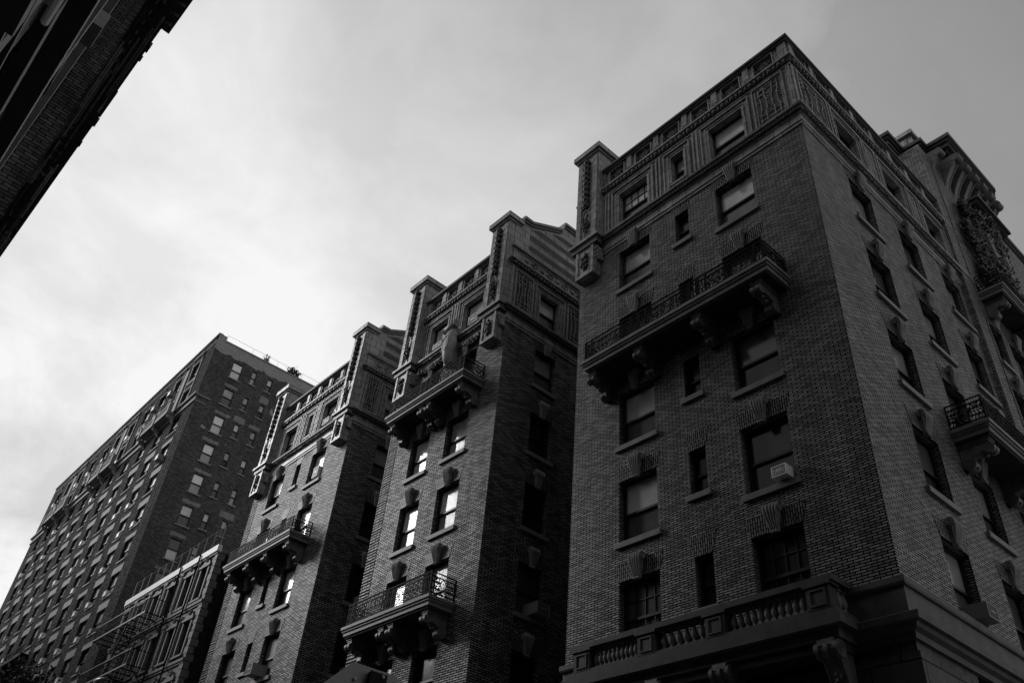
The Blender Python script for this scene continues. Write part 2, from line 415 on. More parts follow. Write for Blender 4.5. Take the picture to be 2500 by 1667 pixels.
def iron_balcony(parent, x0, x1, z, proj, M, brackets, style, dense_side=True, rail_h=0.82, pattern=None, slab_h=0.42):
    """slab with moulded edge, console brackets and an iron railing. x0..x1 along wall; z = top of slab"""
    ox, oy, rz = M
    bal = MB()
    # moulded slab: each step drawn back under the one above
    bal.box(x0, x1, -proj, 0, z-0.11, z)
    bal.box(x0+0.05, x1-0.05, -proj+0.05, 0, z-0.19, z-0.11)
    bal.box(x0+0.1, x1-0.1, -proj+0.1, 0, z-0.34, z-0.19)
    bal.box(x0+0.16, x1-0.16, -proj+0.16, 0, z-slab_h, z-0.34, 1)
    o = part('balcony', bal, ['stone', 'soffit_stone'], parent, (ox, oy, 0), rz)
    tgt = cached(('brk', round(proj, 2)), lambda: to_mesh('bracket', bracket_mb(proj-0.3, .84, .27), ['carved_stone']))
    for bx in brackets: place('bracket', tgt, o, (bx, -0.02, z-slab_h-0.06))
    r = MB(); h = rail_h; yy = -proj+0.1; xa = x0+0.12; xb = x1-0.12
    L = xb-xa
    pat = pattern or ['n', 'w', 'n', 'n', 'w', 'n']
    tot = sum(0.42 if p == 'n' else 1 for p in pat); nw = 0.42*0+0.34
    wide = (L-nw*pat.count('n'))/max(1, pat.count('w')); x = xa
    for p in pat:
        w = nw if p == 'n' else wide
        rail_panel(r, x, x+w, h, style, yy)
        r.tube([(x, yy, 0), (x, yy, h+0.02)], 0.02, 4)
        x += w
    r.tube([(xb, yy, 0), (xb, yy, h+0.02)], 0.022, 4)
    side = MB(); D = proj-0.1
    rail_panel(side, 0.0, D, h, 'dense' if dense_side else style, 0.0)
    side.tube([(0.02, 0, 0), (0.02, 0, h)], 0.02, 4); side.tube([(D, 0, 0), (D, 0, h)], 0.02, 4)
    for xx in (xa, xb): r.add(side, Matrix.Translation((xx, 0, 0)) @ Matrix.Rotation(-PI/2, 4, 'Z'))
    place('railing', to_mesh('railing', r, ['iron']), o, (0, 0, z))
    return o

def rosette_mb(w=0.74, h=0.74, seed=1, dens=60):
    """carved leafwork filling a sunk panel"""
    rnd = random.Random(seed); b = MB()
    b.face([(-w/2, 0.14, -h/2), (w/2, 0.14, -h/2), (w/2, 0.14, h/2), (-w/2, 0.14, h/2)])
    for k in range(dens):
        a = rnd.uniform(0, 2*PI); rr = rnd.uniform(0.05, 1)
        x = math.cos(a)*rr*w*0.44; z = math.sin(a)*rr*h*0.40
        b.blob((x, 0.07, z), (rnd.uniform(.02, .055), 0.07, rnd.uniform(.02, .055)), 5, 3)
    for k in range(6):
        a = 2*PI*k/6+0.3
        b.tube(spiral(math.cos(a)*w*.25, math.sin(a)*h*.25, min(w, h)*.15, 1.2, a, 10, 1, 0.05), 0.018, 4)
    b.tube([(min(w, h)*.17*math.cos(t), 0.03, min(w, h)*.17*math.sin(t)) for t in [2*PI*k/12 for k in range(12)]], 0.02, 4, closed=True)
    return b
ME_ROS = [to_mesh('rosette', rosette_mb(0.76, 0.78, s), ['carved_stone']) for s in (1, 2, 3)]

def leaf_cluster(b, c, r, n, rnd, mi=0, s=0.05):
    for k in range(n):
        v = Vector((rnd.gauss(0, 1), rnd.gauss(0, 1), rnd.gauss(0, 1))).normalized()
        q = rnd.uniform(.6, 1)
        b.blob((c[0]+v.x*r[0]*q, c[1]+v.y*r[1]*q, c[2]+v.z*r[2]*q), (s*rnd.uniform(.6, 1.3), s, s*rnd.uniform(.6, 1.3)), 5, 3, mi)

def band(b, rect, prof, mi=0, sides='LFR', yb=None):
    """moulding running round the left, front and right of a block. rect=(x0,x1,y0,y1); prof=(out,z)"""
    x0, x1, y0, y1 = rect
    for (o0, za), (o1, zb) in zip(prof[:-1], prof[1:]):
        P = []
        for o, z in ((o0, za), (o1, zb)):
            L = [(x0-o, y1, z)] if 'L' in sides else []
            L += [(x0-(o if 'L' in sides else 0), y0-o, z), (x1+(o if 'R' in sides else 0), y0-o, z)]
            if 'R' in sides: L.append((x1+o, y1, z))
            P.append(L)
        for i in range(len(P[0])-1): b.face([P[0][i], P[0][i+1], P[1][i+1], P[1][i]], mi)
    if 'R' not in sides:
        b.face([(x1, y0-o, z) for o, z in prof], mi)
    if 'L' not in sides:
        b.face([(x0, y0-o, z) for o, z in reversed(prof)], mi)
def run_items(x0, x1, y0, y1, step, sides='LFR', out=0.0):
    """positions (x, y, rz) evenly along the left, front and right of a block"""
    L = []
    n = max(1, int((x1-x0)/step)); L += [(x0+(x1-x0)*(i+.5)/n, y0-out, 0) for i in range(n)]
    m = max(1, int((y1-y0)/step))
    if 'R' in sides: L += [(x1+out, y0+(y1-y0)*(i+.5)/m, PI/2) for i in range(m)]
    if 'L' in sides: L += [(x0-out, y0+(y1-y0)*(i+.5)/m, -PI/2) for i in range(m)]
    return L

# ------------------------------------------------------------------ a wing of the ornate apartment house
ZB, ZT = 9.58, 25.1            # brick body
ROWT = [24.6, 21.28, 18.0, 14.72, 11.5, 8.2, 4.9]
Y0 = 17.0; YB = 30.0

def surround(b, x0, x1, z0, z1, w=0.36, out=0.07, close=False):
    """stepped architrave round an opening"""
    def ring(a, o0, o1):
        za = z0-a if close else z0
        b.box(x0-a-o1, x0-a, -o0, 0, za, z1+a); b.box(x1+a, x1+a+o1, -o0, 0, za, z1+a)
        b.box(x0-a-o1, x1+a+o1, -o0, 0, z1+a, z1+a+o1)
        if close: b.box(x0-a-o1, x1+a+o1, -o0, 0, z0-a-o1, z0-a)
    ring(0.0, 0.05, 0.10); ring(0.10, 0.085, 0.03); ring(0.13, 0.035, w-0.19); ring(w-0.06, 0.11, 0.06)
def pilaster(b, x0, x1, z0, z1):
    b.box(x0, x1, -0.03, 0, z0, z1); n = max(1, int((x1-x0)/0.16))
    for i in range(n):
        c = x0+(x1-x0)*(i+.5)/n; b.box(c-0.035, c+0.035, -0.10, -0.03, z0+0.05, z1-0.05)
def relief_panel(b, x0, x1, z0, z1, seed, mi=1):
    """interlaced strapwork in a sunk panel with a raised frame"""
    rnd = random.Random(seed)
    for (a, o) in ((0.0, 0.10), (0.09, 0.05)):
        b.box(x0+a, x0+a+.06, -o, 0, z0+a, z1-a); b.box(x1-a-.06, x1-a, -o, 0, z0+a, z1-a)
        b.box(x0+a+.06, x1-a-.06, -o, 0, z1-a-.06, z1-a); b.box(x0+a+.06, x1-a-.06, -o, 0, z0+a, z0+a+.06)
    xa, xb, za, zb = x0+.17, x1-.17, z0+.17, z1-.17; w = xb-xa; h = zb-za
    b.box(xa, xb, -0.012, 0.0, za, zb, mi)
    def tb(p, r=.026): b.tube([(x, -0.05, z) for x, z in p], r, 4, mi if False else 0)
    for f in (0.1, .33, .67, .9):
        tb([(xa+w*f, za+.03), (xa+w*f, za+h*.28), (xa+w*(f+(.06 if f < .5 else -.06)), za+h*.36), (xa+w*(f+(.06 if f < .5 else -.06)), za+h*.64), (xa+w*f, za+h*.72), (xa+w*f, zb-.03)])
    for f in (.06, .2, .8, .94): tb([(xa+.03, za+h*f), (xb-.03, za+h*f)], .02)
    for k in range(7):
        z = za+h*(.26+.08*k); tb([(xa+w*.4, z+.05), (xa+w*.5, z), (xa+w*.6, z+.05)], .022)
    for k in range(22):
        b.blob((rnd.uniform(xa, xb), -0.03, rnd.uniform(za, zb)), (.045, .04, .045), 5, 3)

def pier(parent, xc, w, depth_back, swag_seed, M=None):
    """corner pier rising from the cornice: garland in front, cap, hanging corbel box below"""
    rnd = random.Random(swag_seed); b = MB()
    x0, x1 = xc-w/2, xc+w/2; yf = Y0-0.38
    b.box(x0, x1, yf, Y0+depth_back, 25.95, 31.15)
    b.box(x0+.05, x0+.3, yf-0.06, yf, 26.0, 31.0); b.box(x1-.3, x1-.05, yf-0.06, yf, 26.0, 31.0)
    b.box(x0-.06, x1+.06, yf-.08, Y0+depth_back+.05, 31.15, 31.27)
    b.box(x0-.16, x1+.16, yf-.18, Y0+depth_back+.1, 31.27, 31.55)
    # ledge and hanging box
    b.box(x0-.18, x1+.18, yf-.2, Y0, 25.82, 25.95); b.box(x0-.08, x1+.08, yf-.1, Y0, 25.55, 25.82, 2)
    b.box(x0+.14, x1-.14, yf-.02, Y0-.004, 24.05, 25.55)
    b.box(x0+.14, x1-.14, yf-.07, yf-.02, 24.05, 24.15); b.box(x0+.14, x0+.26, yf-.07, yf-.02, 24.15, 25.5); b.box(x1-.26, x1-.14, yf-.07, yf-.02, 24.15, 25.5)
    for sx in (x0, x1-.14):
        for k in range(4): b.box(sx+(0 if sx == x0 else -.0), sx+.14, yf+.0+.04*k, Y0-.004, 25.4-.16*(k+1), 25.4-.16*k)
    o = part('pier', b, ['terracotta', 'dark_carving', 'carved_stone'], parent)
    g = MB()
    for k in range(9):   # string of fruit
        z = 30.75-.34*k
        g.blob((xc, yf-.1, z), (.17, .15, .15), 8, 5); 
        for q in range(5): g.blob((xc+rnd.uniform(-.16, .16), yf-.12, z-.16+rnd.uniform(-.05, .05)), (.07, .07, .05), 5, 3)
    part('garland', g, ['dark_carving'], o); g = MB()
    for k in range(5): g.tube([(xc, yf-.08, 27.75), (xc+rnd.uniform(-.2, .2), yf-.14, 27.3), (xc+rnd.uniform(-.25, .25), yf-.1, 27.0-rnd.uniform(0, .3))], [.02, .05, .015], 5)
    leaf_cluster(g, (xc, yf-.05, 26.85), (.2, .1, .38), 30, rnd, 0, .065)
    g.tube([(xc, yf-.05, 26.6), (xc, yf-.1, 26.15)], [.07, .02], 5)
    part('leaf_drop', g, ['dark_carving'], o); g = MB()
    leaf_cluster(g, (xc, yf-.05, 24.8), (.18, .08, .5), 40, rnd, 0, .065)
    part('foliage_panel', g, ['dark_carving'], o)
    return o

def wing(label, x0, x1, cols, smalls, sidecols, gable, piers, npan, seed, win, y_side_end, hide_rows=()):
    rnd = random.Random(seed)
    T = thing('apartment_building', label, 'building', ((x0+x1)/2, Y0, 0), 'wings of the ornate brick apartment house')
    off = Vector((-(x0+x1)/2, -Y0, 0))
    def P(name, mb, mats, par=T):
        if par is T:
            mb.v = [(v[0]+off.x, v[1]+off.y, v[2]) for v in mb.v]
        return part(name, mb, mats, par)
    MF = (off.x, 0.0, 0.0)                     # front frame: local x = world x
    MR = (x1+off.x, off.y, PI/2)               # right side frame: local x = world y
    # --- openings
    fo = []; so = []
    for (a, b_) in cols:
        for r, t in enumerate(ROWT): fo.append((a, b_, t-1.94-(.1 if r >= 2 else 0), t, r, 'big'))
    for (a, b_) in smalls:
        for r, t in enumerate(ROWT):
            fo.append((a, b_, t-1.42, t, r, 'small'))
    for (a, b_) in sidecols:
        for r, t in enumerate(ROWT): so.append((a, b_, t-1.92, t, r, 'big'))
    fb = [o for o in fo if o[3] < ZT]
    # --- walls
    w = MB()
    fw = MB(); fw.wall(x0, x1, ZB, ZT, [o[:4] for o in fb if o[2] > ZB] + [(o[0], o[1], ZB, o[3]) for o in fb if o[2] <= ZB < o[3]], .32, Y0); w.add(fw)
    sw = MB(); sw.wall(Y0, y_side_end, ZB, ZT, [o[:4] for o in so if o[2] > ZB] + [(o[0], o[1], ZB, o[3]) for o in so if o[2] <= ZB < o[3]], .32, 0.0); w.add(sw, ROT(x1, 0, 0, PI/2))
    w.face([(x0, YB, ZB), (x0, Y0, ZB), (x0, Y0, ZT), (x0, YB, ZT)])
    # dim rooms behind the openings
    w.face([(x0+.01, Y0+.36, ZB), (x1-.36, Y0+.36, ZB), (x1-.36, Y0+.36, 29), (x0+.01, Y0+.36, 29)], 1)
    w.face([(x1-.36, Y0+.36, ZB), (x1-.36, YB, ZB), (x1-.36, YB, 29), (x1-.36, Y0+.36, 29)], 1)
    P('brick_wall', w, ['brick' if not gable else 'brick_mid', 'room'])
    # brick quoin strip on the far corner
    if gable:
        q = MB()
        for k in range(int((ZT-ZB-.4)/.136)):
            q.box(x0-.015, x0+.66, Y0-.02, Y0+.3, ZB+.2+.136*k, ZB+.2+.136*k+.085)
        P('quoin', q, ['brick_quoin'])
    # --- base of dressed stone below the brick
    s = MB()
    rect = (x0, x1, Y0, YB)
    base_holes = []
    s2 = MB(); s2.wall(x0-.0, x1, 0, 8.55, [(o[0]-.0, o[1], o[2], o[3]) for o in fo if o[5] == 'big' and o[4] in (5, 6)], .35, Y0-.02); s.add(s2)
    s3 = MB(); s3.wall(Y0, YB, 0, 8.55, [o[:4] for o in so if o[4] in (5, 6)], .35, 0); s.add(s3, ROT(x1+.02, 0, 0, PI/2))
    s.face([(x0-.02, YB, 0), (x0-.02, Y0-.02, 0), (x0-.02, Y0-.02, 8.55), (x0-.02, YB, 8.55)])
    for k in range(10): band(s, rect, [(.05, .8*k+.04), (.12, .8*k+.06), (.12, .8*k+.76), (.05, .8*k+.78)], 0)
    P('stone_base', s, ['base_stone'])
    c = MB()
    band(c, rect, [(0, 8.2), (.1, 8.22), (.1, 8.36), (.2, 8.42), (.24, 8.5), (.34, 8.52), (.36, 8.66), (.34, 8.68), (.04, 8.7), (.04, 9.35), (.1, 9.37), (.12, 9.42), (.12, 9.55), (.0, 9.6)])
    P('base_cornice', c, ['base_trim'])
    # --- belt and lower cornice under the terracotta storey
    sides = 'LFR'
    c = MB()
    band(c, rect, [(0, 25.05), (.05, 25.07), (.05, 25.14), (.02, 25.16), (.02, 25.2), (.07, 25.22), (.07, 25.29), (.03, 25.31), (.03, 25.58), (.1, 25.6), (.1, 25.63)], 0)
    band(c, rect, [(.1, 25.63), (.17, 25.66), (.19, 25.72), (.17, 25.79), (.1, 25.81)], 1)
    band(c, rect, [(.1, 25.81), (.24, 25.83), (.26, 25.9), (.24, 25.93), (.0, 25.97)], 0)
    for (xx, yy, rz) in run_items(x0, x1, Y0, YB-3, .13, 'RF', .17):
        c.blob((xx+rnd.uniform(-.02, .02), yy, 25.72+rnd.uniform(-.03, .03)), (.055, .055, .06), 5, 3, 1)
    P('cornice', c, ['terracotta', 'dark_carving'])
    # --- terracotta storey
    t = MB(); ttop = 27.9; tb = 26.12
    fo2 = [(a, b_, tb+.02, ttop) for a, b_ in cols] + [(a, b_, 26.4, ttop-.02) for a, b_ in smalls]
    so2 = [(a, b_, tb+.02, ttop) for a, b_ in sidecols]
    a1 = MB(); a1.wall(x0, x1, 25.95, 28.45, fo2, .34, 0)
    a2 = MB(); a2.wall(Y0, y_side_end, 25.95, 28.45, so2, .34, 0)
    for (a, b_, c0, d) in fo2: surround(a1, a, b_, c0, d, .34, close=(b_-a < .8))
    for (a, b_, c0, d) in so2: surround(a2, a, b_, c0, d, .34)
    t.add(a1, ROT(0, Y0, 0, 0)); t.add(a2, ROT(x1, 0, 0, PI/2))
    t.face([(x0, YB, 25.95), (x0, Y0, 25.95), (x0, Y0, 28.8), (x0, YB, 28.8)])
    t2 = MB(); xs = sorted(fo2)
    edges = [x0+.1] + [v for o in xs for v in (o[0]-.38, o[1]+.38)] + [x1-.1]
    for i in range(0, len(edges), 2):
        a, b_ = edges[i], edges[i+1]
        if i == len(edges)-2 and not gable:
            relief_panel(t2, b_-1.32-.15, b_-.18, 26.08, 28.3, seed+5); continue
        if b_-a > .2: pilaster(t2, a+.04, b_-.04, 26.0, 28.4)
    t.add(t2, ROT(0, Y0, 0, 0))
    t3 = MB(); ys = sorted(so2)
    edges = [Y0+.12] + [v for o in ys for v in (o[0]-.38, o[1]+.38)] + [y_side_end-.1]
    for i in range(0, len(edges), 2):
        a, b_ = edges[i], edges[i+1]
        if b_-a > .8: relief_panel(t3, a+.1, b_-.1, 26.08, 28.3, seed+9+i)
        elif b_-a > .2: pilaster(t3, a+.04, b_-.04, 26.0, 28.4)
    t.add(t3, ROT(x1, 0, 0, PI/2))
    # bevelled corner shaft
    t.box(x1-.14, x1-.002, Y0-.06, Y0-.001, 26.0, 28.4); t.box(x1+.001, x1+.06, Y0+.002, Y0+.14, 26.0, 28.4)
    P('terracotta_storey', t, ['terracotta', 'dark_carving'])
    # --- egg and dart moulding
    c = MB()
    band(c, rect, [(0, 28.38), (.05, 28.4), (.07, 28.46), (.03, 28.48), (.03, 28.5)], 0, 'LFR')
    band(c, rect, [(.03, 28.5), (.1, 28.52), (.13, 28.64), (.13, 28.7)], 1, 'LFR')
    band(c, rect, [(.13, 28.7), (.22, 28.72), (.22, 28.8), (.0, 28.84)], 0, 'LFR')
    for i, (xx, yy, rz) in enumerate(run_items(x0, x1, Y0, YB-2, .2, 'RF', .12)):
        if i % 2 == 0: c.blob((xx, yy, 28.6), (.095, .095, .1), 8, 5, 2)
        else:
            c.add((lambda m: (m.prism_y([(-.06, .09), (-.02, -.08), (.02, -.08), (.06, .09), (.03, .09), (0, 0), (-.03, .09)], -.06, .05), m)[1])(MB()), ROT(xx, yy, 28.6, rz), 2)
    P('egg_and_dart_moulding', c, ['terracotta', 'dark_carving', 'carved_stone'])
    # --- parapet with sunk carved panels
    pzb, pzt = 28.98, 29.72
    xa, xb_ = (x0+1.35 if piers else x0+.1), (x1-1.25 if gable else x1)
    holes = []
    if gable: per = (xb_-xa-.1)/npan; cs = [xa+.05+per*(i+.5) for i in range(npan)]
    else: per = 1.43; cs = [x1-.95-per*i for i in range(npan)]
    for cx in cs: holes.append((cx-.39, cx+.39, pzb, pzt))
    p = MB(); pf = MB(); pf.wall(x0, x1, 28.8, 29.86, holes, .16, 0)
    for (a, b_, c0, d) in holes:
        for (e, o) in ((0, .05),):
            pf.box(a-.05, a, -o, 0, c0-.05, d+.05); pf.box(b_, b_+.05, -o, 0, c0-.05, d+.05); pf.box(a, b_, -o, 0, d, d+.05); pf.box(a, b_, -o, 0, c0-.05, c0)
    for cx in cs:
        q = cx-per/2
        pf.box(q-.12, q+.12, -.09, 0, 28.86, 29.84)
        for k in range(5): pf.box(q-.09, q+.09, -.115, -.09, 28.9+.06*k, 28.93+.06*k)
    p.add(pf, ROT(0, Y0, 0, 0))
    if not gable:
        holes2 = [(Y0+.53+1.35*i, Y0+1.17+1.35*i, pzb, pzt) for i in range(7) if Y0+1.2+1.35*i < y_side_end]
        ps = MB(); ps.wall(Y0, y_side_end, 28.8, 29.86, holes2, .16, 0)
        for (a, b_, c0, d) in holes2:
            ps.box(a-.05, a, -.05, 0, c0-.05, d+.05); ps.box(b_, b_+.05, -.05, 0, c0-.05, d+.05)
            q = b_+.35; ps.box(q-.12, q+.12, -.09, 0, 28.86, 29.84)
        q = Y0+.22; ps.box(Y0+.08, q+.14, -.09, 0, 28.86, 29.84)
        p.add(ps, ROT(x1, 0, 0, PI/2))
        p.box(x1-.3, x1+.03, Y0-.06, Y0-.001, 28.86, 29.84)
    p.face([(x0+.4, Y0+.4, 29.86), (x1-.36, Y0+.4, 29.86), (x1-.36, YB, 29.86), (x0+.4, YB, 29.86)], 1)
    po = P('parapet', p, ['terracotta', 'roof_tar'])
    for i, cx in enumerate(cs): place('rosette', ME_ROS[i % 3], po, (cx+off.x, 0, (pzb+pzt)/2), 0)
    if not gable:
        for i, (a, b_, _, _) in enumerate(holes2):
            place('rosette', ME_ROS[(i+1) % 3], po, (x1+off.x, (a+b_)/2+off.y, (pzb+pzt)/2), PI/2)
    # --- coping
    c = MB()
    if gable:
        c.box(x0+1.2, x1-1.2, Y0-.2, Y0+.5, 29.86, 30.0); c.box(x0+1.2, x1-1.2, Y0-.12, Y0+.0, 29.78, 29.86)
    else:
        band(c, (x0+1.2, x1, Y0, YB), [(.0, 29.78), (.12, 29.8), (.12, 29.88), (.2, 29.9), (.2, 30.0), (0, 30.05), (-.4, 30.05)], 0, 'FR')
        c.box(x0+1.2, x1-.4, Y0+.0, Y0+.4, 29.87, 30.04); c.box(x1-.4, x1, Y0, YB-2, 29.87, 30.04)
    P('coping', c, ['coping'])
    # --- gables on the side walls
    def gable_wall(xs, sgn, nm):
        top = [(Y0+.42, 31.75), (Y0+.95, 31.75), (Y0+2.9, 32.75), (Y0+3.05, 33.3), (Y0+4.3, 33.3), (YB, 33.3)]
        g = MB(); th = .35
        poly = [(Y0, 28.8), (YB, 28.8)] + [(y, z) for y, z in reversed(top)] + [(Y0, 31.4)]
        def side_at(X, flip):
            pts = [(X, y, z) for y, z in poly]; g.face(pts if not flip else pts[::-1], 0)
        xo = xs; xi = xs-sgn*th
        side_at(xo, sgn < 0); side_at(xi, sgn > 0)
        tp = [(Y0, 31.4)]+top
        for (ya, za), (yb, zb) in zip(tp[:-1], tp[1:]): g.face([(xo, ya, za), (xo, yb, zb), (xi, yb, zb), (xi, ya, za)])
        g.face([(xi, Y0, 28.8), (xo, Y0, 28.8), (xo, Y0, 31.4), (xi, Y0, 31.4)])
        def zt(y):
            for (ya, za), (yb, zb) in zip(tp[:-1], tp[1:]):
                if ya <= y <= yb: return za+(zb-za)*(y-ya)/max(1e-6, yb-ya)
            return 33.3
        o2 = xo+sgn*.008
        for k in range(5):   # brick courses between the stone bands
            z0_ = 30.05+.68*k; z1_ = z0_+.34
            y = Y0+.9
            while y < YB and zt(y)-.3 < z1_: y += .02
            if y >= YB-.1: continue
            pts = [(o2, y, z0_), (o2, YB-.1, z0_), (o2, YB-.1, z1_), (o2, y, z1_)]
            y2 = Y0+.9
            while y2 < YB and zt(y2)-.3 < z0_: y2 += .02
            pts[0] = (o2, y2, z0_)
            g.face(pts if sgn > 0 else pts[::-1], 1)
        # coping of the gable
        for (ya, za), (yb, zb) in zip(top[:-1], top[1:]):
            V = []
            for (y_, z_) in ((ya, za), (yb, zb)):
                V += [(xi-sgn*.12, y_, z_), (xo+sgn*.16, y_, z_), (xo+sgn*.16, y_, z_+.16), (xo+sgn*.05, y_, z_+.22), (xi-sgn*.12, y_, z_+.22)]
            g.mesh(V, [(i, (i+1) % 5, 5+(i+1) % 5, 5+i) for i in range(5)] + [(0, 1, 2, 3, 4), (5, 6, 7, 8, 9)], 2)
            V = []
            for (y_, z_) in ((ya, za), (yb, zb)): V += [(xo, y_, z_-.12), (xo+sgn*.08, y_, z_-.12), (xo+sgn*.08, y_, z_), (xo, y_, z_)]
            g.mesh(V, [(i, (i+1) % 4, 4+(i+1) % 4, 4+i) for i in range(4)], 2)
        if sgn > 0:
            g.box(xo, xo+.1, Y0-.08, YB, 29.62, 29.74, 2)   # ledge over the frieze
            g.box(xo, xo+.04, Y0+.55, Y0+.6, 29.0, 29.55); g.box(xo, xo+.04, Y0+.55, YB, 29.5, 29.55); g.box(xo, xo+.04, Y0+.55, YB, 28.98, 29.03)
            for k in range(18):
                y = Y0+.85+.5*k
                if k % 2: g.add((lambda m: (m.tube([(0, -.03, -.15), (.2, -.03, 0), (0, -.03, .15), (-.2, -.03, 0)], .03, 4, closed=True), m)[1])(MB()), ROT(xo, y, 29.27, PI/2))
                else: g.add((lambda m: (m.blob((0, -.02, 0), (.15, .05, .13), 8, 4), m)[1])(MB()), ROT(xo, y, 29.27, PI/2))
        P(nm, g, ['terracotta', 'terracotta_brick', 'stone'])
    if gable: gable_wall(x1, 1, 'gable')
    if piers: gable_wall(x0, -1, 'gable')
    if piers:
        pr = pier(T, 0, 1.2, 1.2, seed) if False else None
        for (xc, ok) in ((x0+.63, True), (x1-.63, gable)):
            if not ok: continue
            o = pier(T, xc, 1.2, 1.2 if xc < (x0+x1)/2 else .3, seed+int(xc))
            o.location = (off.x, off.y, 0)
    # --- windows
    def col_index(a, lst): return [c_[0] for c_ in lst].index(a)
    for (a, b_, c0, d, r, kd) in fo:
        if r >= 5 and kd == 'small': continue
        u, lo, mu = win(('F', col_index(a, cols if kd == 'big' else smalls), r, kd))
        dz = .35 if r >= 5 else .3
        add_window(T, (a+b_)/2, c0, b_-a, d-c0, MF, u, lo, dz, mu, sill=(r < 5), split=.48)
        if r < 5: add_head(T, (a+b_)/2, d, b_-a, MF, kd == 'big')
    for (a, b_, c0, d, r, kd) in so:
        u, lo, mu = win(('S', col_index(a, sidecols), r, kd))
        add_window(T, (a+b_)/2, c0, b_-a, d-c0, MR, u, lo, .3, mu, sill=(r < 5), split=.48)
        if r < 5: add_head(T, (a+b_)/2, d, b_-a, MR, True)
    for (a, b_, c0, d) in fo2:
        small = b_-a < .8
        u, lo, mu = win(('F', 9 if small else col_index(a, cols), -1, 'top'))
        add_window(T, (a+b_)/2, c0, b_-a, d-c0, MF, u, lo, .32, mu, sill=False)
    for (a, b_, c0, d) in so2:
        u, lo, mu = win(('S', col_index(a, sidecols), -1, 'top'))
        add_window(T, (a+b_)/2, c0, b_-a, d-c0, MR, u, lo, .32, mu, sill=False)
    return T, off, MF, MR, P

# --- nearest wing
def win1(k):
    side, c, r, kd = k
    if kd == 'small': return ('glass_dark', 'glass_dark', 0)
    if side == 'F':
        if r == -1:
            return {0: ('glass_pale', 'glass_dim', (4, 2, 1, 1)), 1: ('glass_pale', 'glass_dim', 0), 9: ('glass_grey', 'glass_dim', 0)}[c]
        return {(0, 0): ('glass_grey', 'glass_dim', 0), (1, 0): ('glass_pale', 'glass_dim', 0), (0, 2): ('glass_pale', 'glass_dim', 0), (0, 3): ('glass_pale', 'glass_dim', 0), (1, 2): ('glass_dim', 'glass_dark', 0), (1, 3): ('glass_dark', 'glass_dark', 0),
                (0, 4): ('glass_dim', 'glass_dim', (4, 4, 0, 1)), (1, 4): ('glass_dark', 'glass_dark', (4, 4, 0, 1))}.get((c, r), ('glass_dim', 'glass_dark', 0))
    return ('glass_grey', 'glass_dim', 0) if (c+r) % 2 == 0 else ('glass_dim', 'glass_dark', 0)
W1, off1, MF1, MR1, P1 = wing('nearest and tallest-looking brick wing with a corner pavilion, right of the picture', -17.63, -7.58,
    [(-15.56, -14.08), (-11.1, -9.63)], [(-12.89, -12.29)], [(19.6, 21.03), (22.78, 24.2), (25.9, 27.3)], False, True, 6, 3, win1, 27.68)
def win2(k):
    side, c, r, kd = k
    if side == 'F':
        if r == -1: return ('glass_pale', 'glass_grey', 0)
        return {(0, 1): ('glass_pale', 'glass_pale', 0), (1, 1): ('glass_grey', 'glass_grey', 0), (0, 2): ('glass_white', 'glass_grey', 0), (1, 2): ('glass_white', 'glass_grey', 0),
                (1, 3): ('glass_white', 'glass_white', 0), (0, 3): ('glass_grey', 'glass_white', 0), (1, 4): ('glass_dark', 'glass_dim', 0)}.get((c, r), ('glass_dim', 'glass_dark', 0))
    return {-1: ('glass_pale', 'glass_dim', 0), 0: ('glass_grey', 'glass_dim', 0), 3: ('glass_dim', 'glass_dim', 0)}.get(r, ('glass_dark', 'glass_dark', 0))
W2, off2, MF2, MR2, P2 = wing('middle brick wing carrying a carved shield between its top windows', -29.9, -22.16,
    [(-27.97, -26.62), (-25.43, -23.98)], [], [(18.83, 20.02), (22.4, 23.6)], True, True, 4, 11, win2, 27.0)
def win3(k):
    side, c, r, kd = k
    if kd == 'small': return ('glass_dark', 'glass_dark', 0)
    if side == 'F':
        if r == -1: return ('glass_pale', 'glass_pale', (3, 3, 0, 1)) if c != 9 else ('glass_dim', 'glass_dark', 0)
        return {(0, 0): ('glass_white', 'glass_dark', 0), (1, 0): ('glass_white', 'glass_dark', 0), (1, 1): ('glass_white', 'glass_white', 0), (0, 2): ('glass_white', 'glass_pale', 0), (1, 2): ('glass_white', 'glass_dim', 0),
                (1, 3): ('glass_grey', 'glass_dim', 0)}.get((c, r), ('glass_dim', 'glass_dark', 0))
    return {-1: ('glass_grey', 'glass_dim', 0), 0: ('glass_grey', 'glass_dim', 0)}.get(r, ('glass_dark', 'glass_dark', 0))
W3, off3, MF3, MR3, P3 = wing('farthest of three brick wings, beside the small row house', -44.25, -34.2,
    [(-42.33, -40.87), (-37.93, -36.45)], [(-39.63, -39.09)], [(18.7, 19.9), (22.3, 23.5)], True, True, 6, 23, win3, 27.0)

# balconies
iron_balcony(W1, -16.28, -8.88, 19.08, 1.16, MF1, [-9.5, -11.62, -13.95, -15.95], 'dense', rail_h=.8, pattern=['n', 'w', 'n', 'n', 'w', 'n', 'n', 'w', 'n'])
iron_balcony(W2, -28.8, -23.15, 22.4, 1.16, MF2, [-23.6, -25.75, -26.25, -28.4], 'light', rail_h=.78)
iron_balcony(W2, -28.8, -23.25, 12.78, 1.16, MF2, [-23.7, -25.75, -26.35, -28.4], 'light', rail_h=.86)
iron_balcony(W3, -42.8, -35.75, 19.15, 1.16, MF3, [-36.2, -38.4, -40.3, -42.3], 'light', rail_h=.75, pattern=['n', 'w', 'n', 'n', 'w', 'n', 'n', 'w', 'n'])
iron_balcony(W1, 22.1, 28.0, 15.7, 1.12, MR1, [22.5, 25.1, 27.5], 'dense', rail_h=.85, pattern=['n', 'w', 'n', 'n', 'w', 'n'])

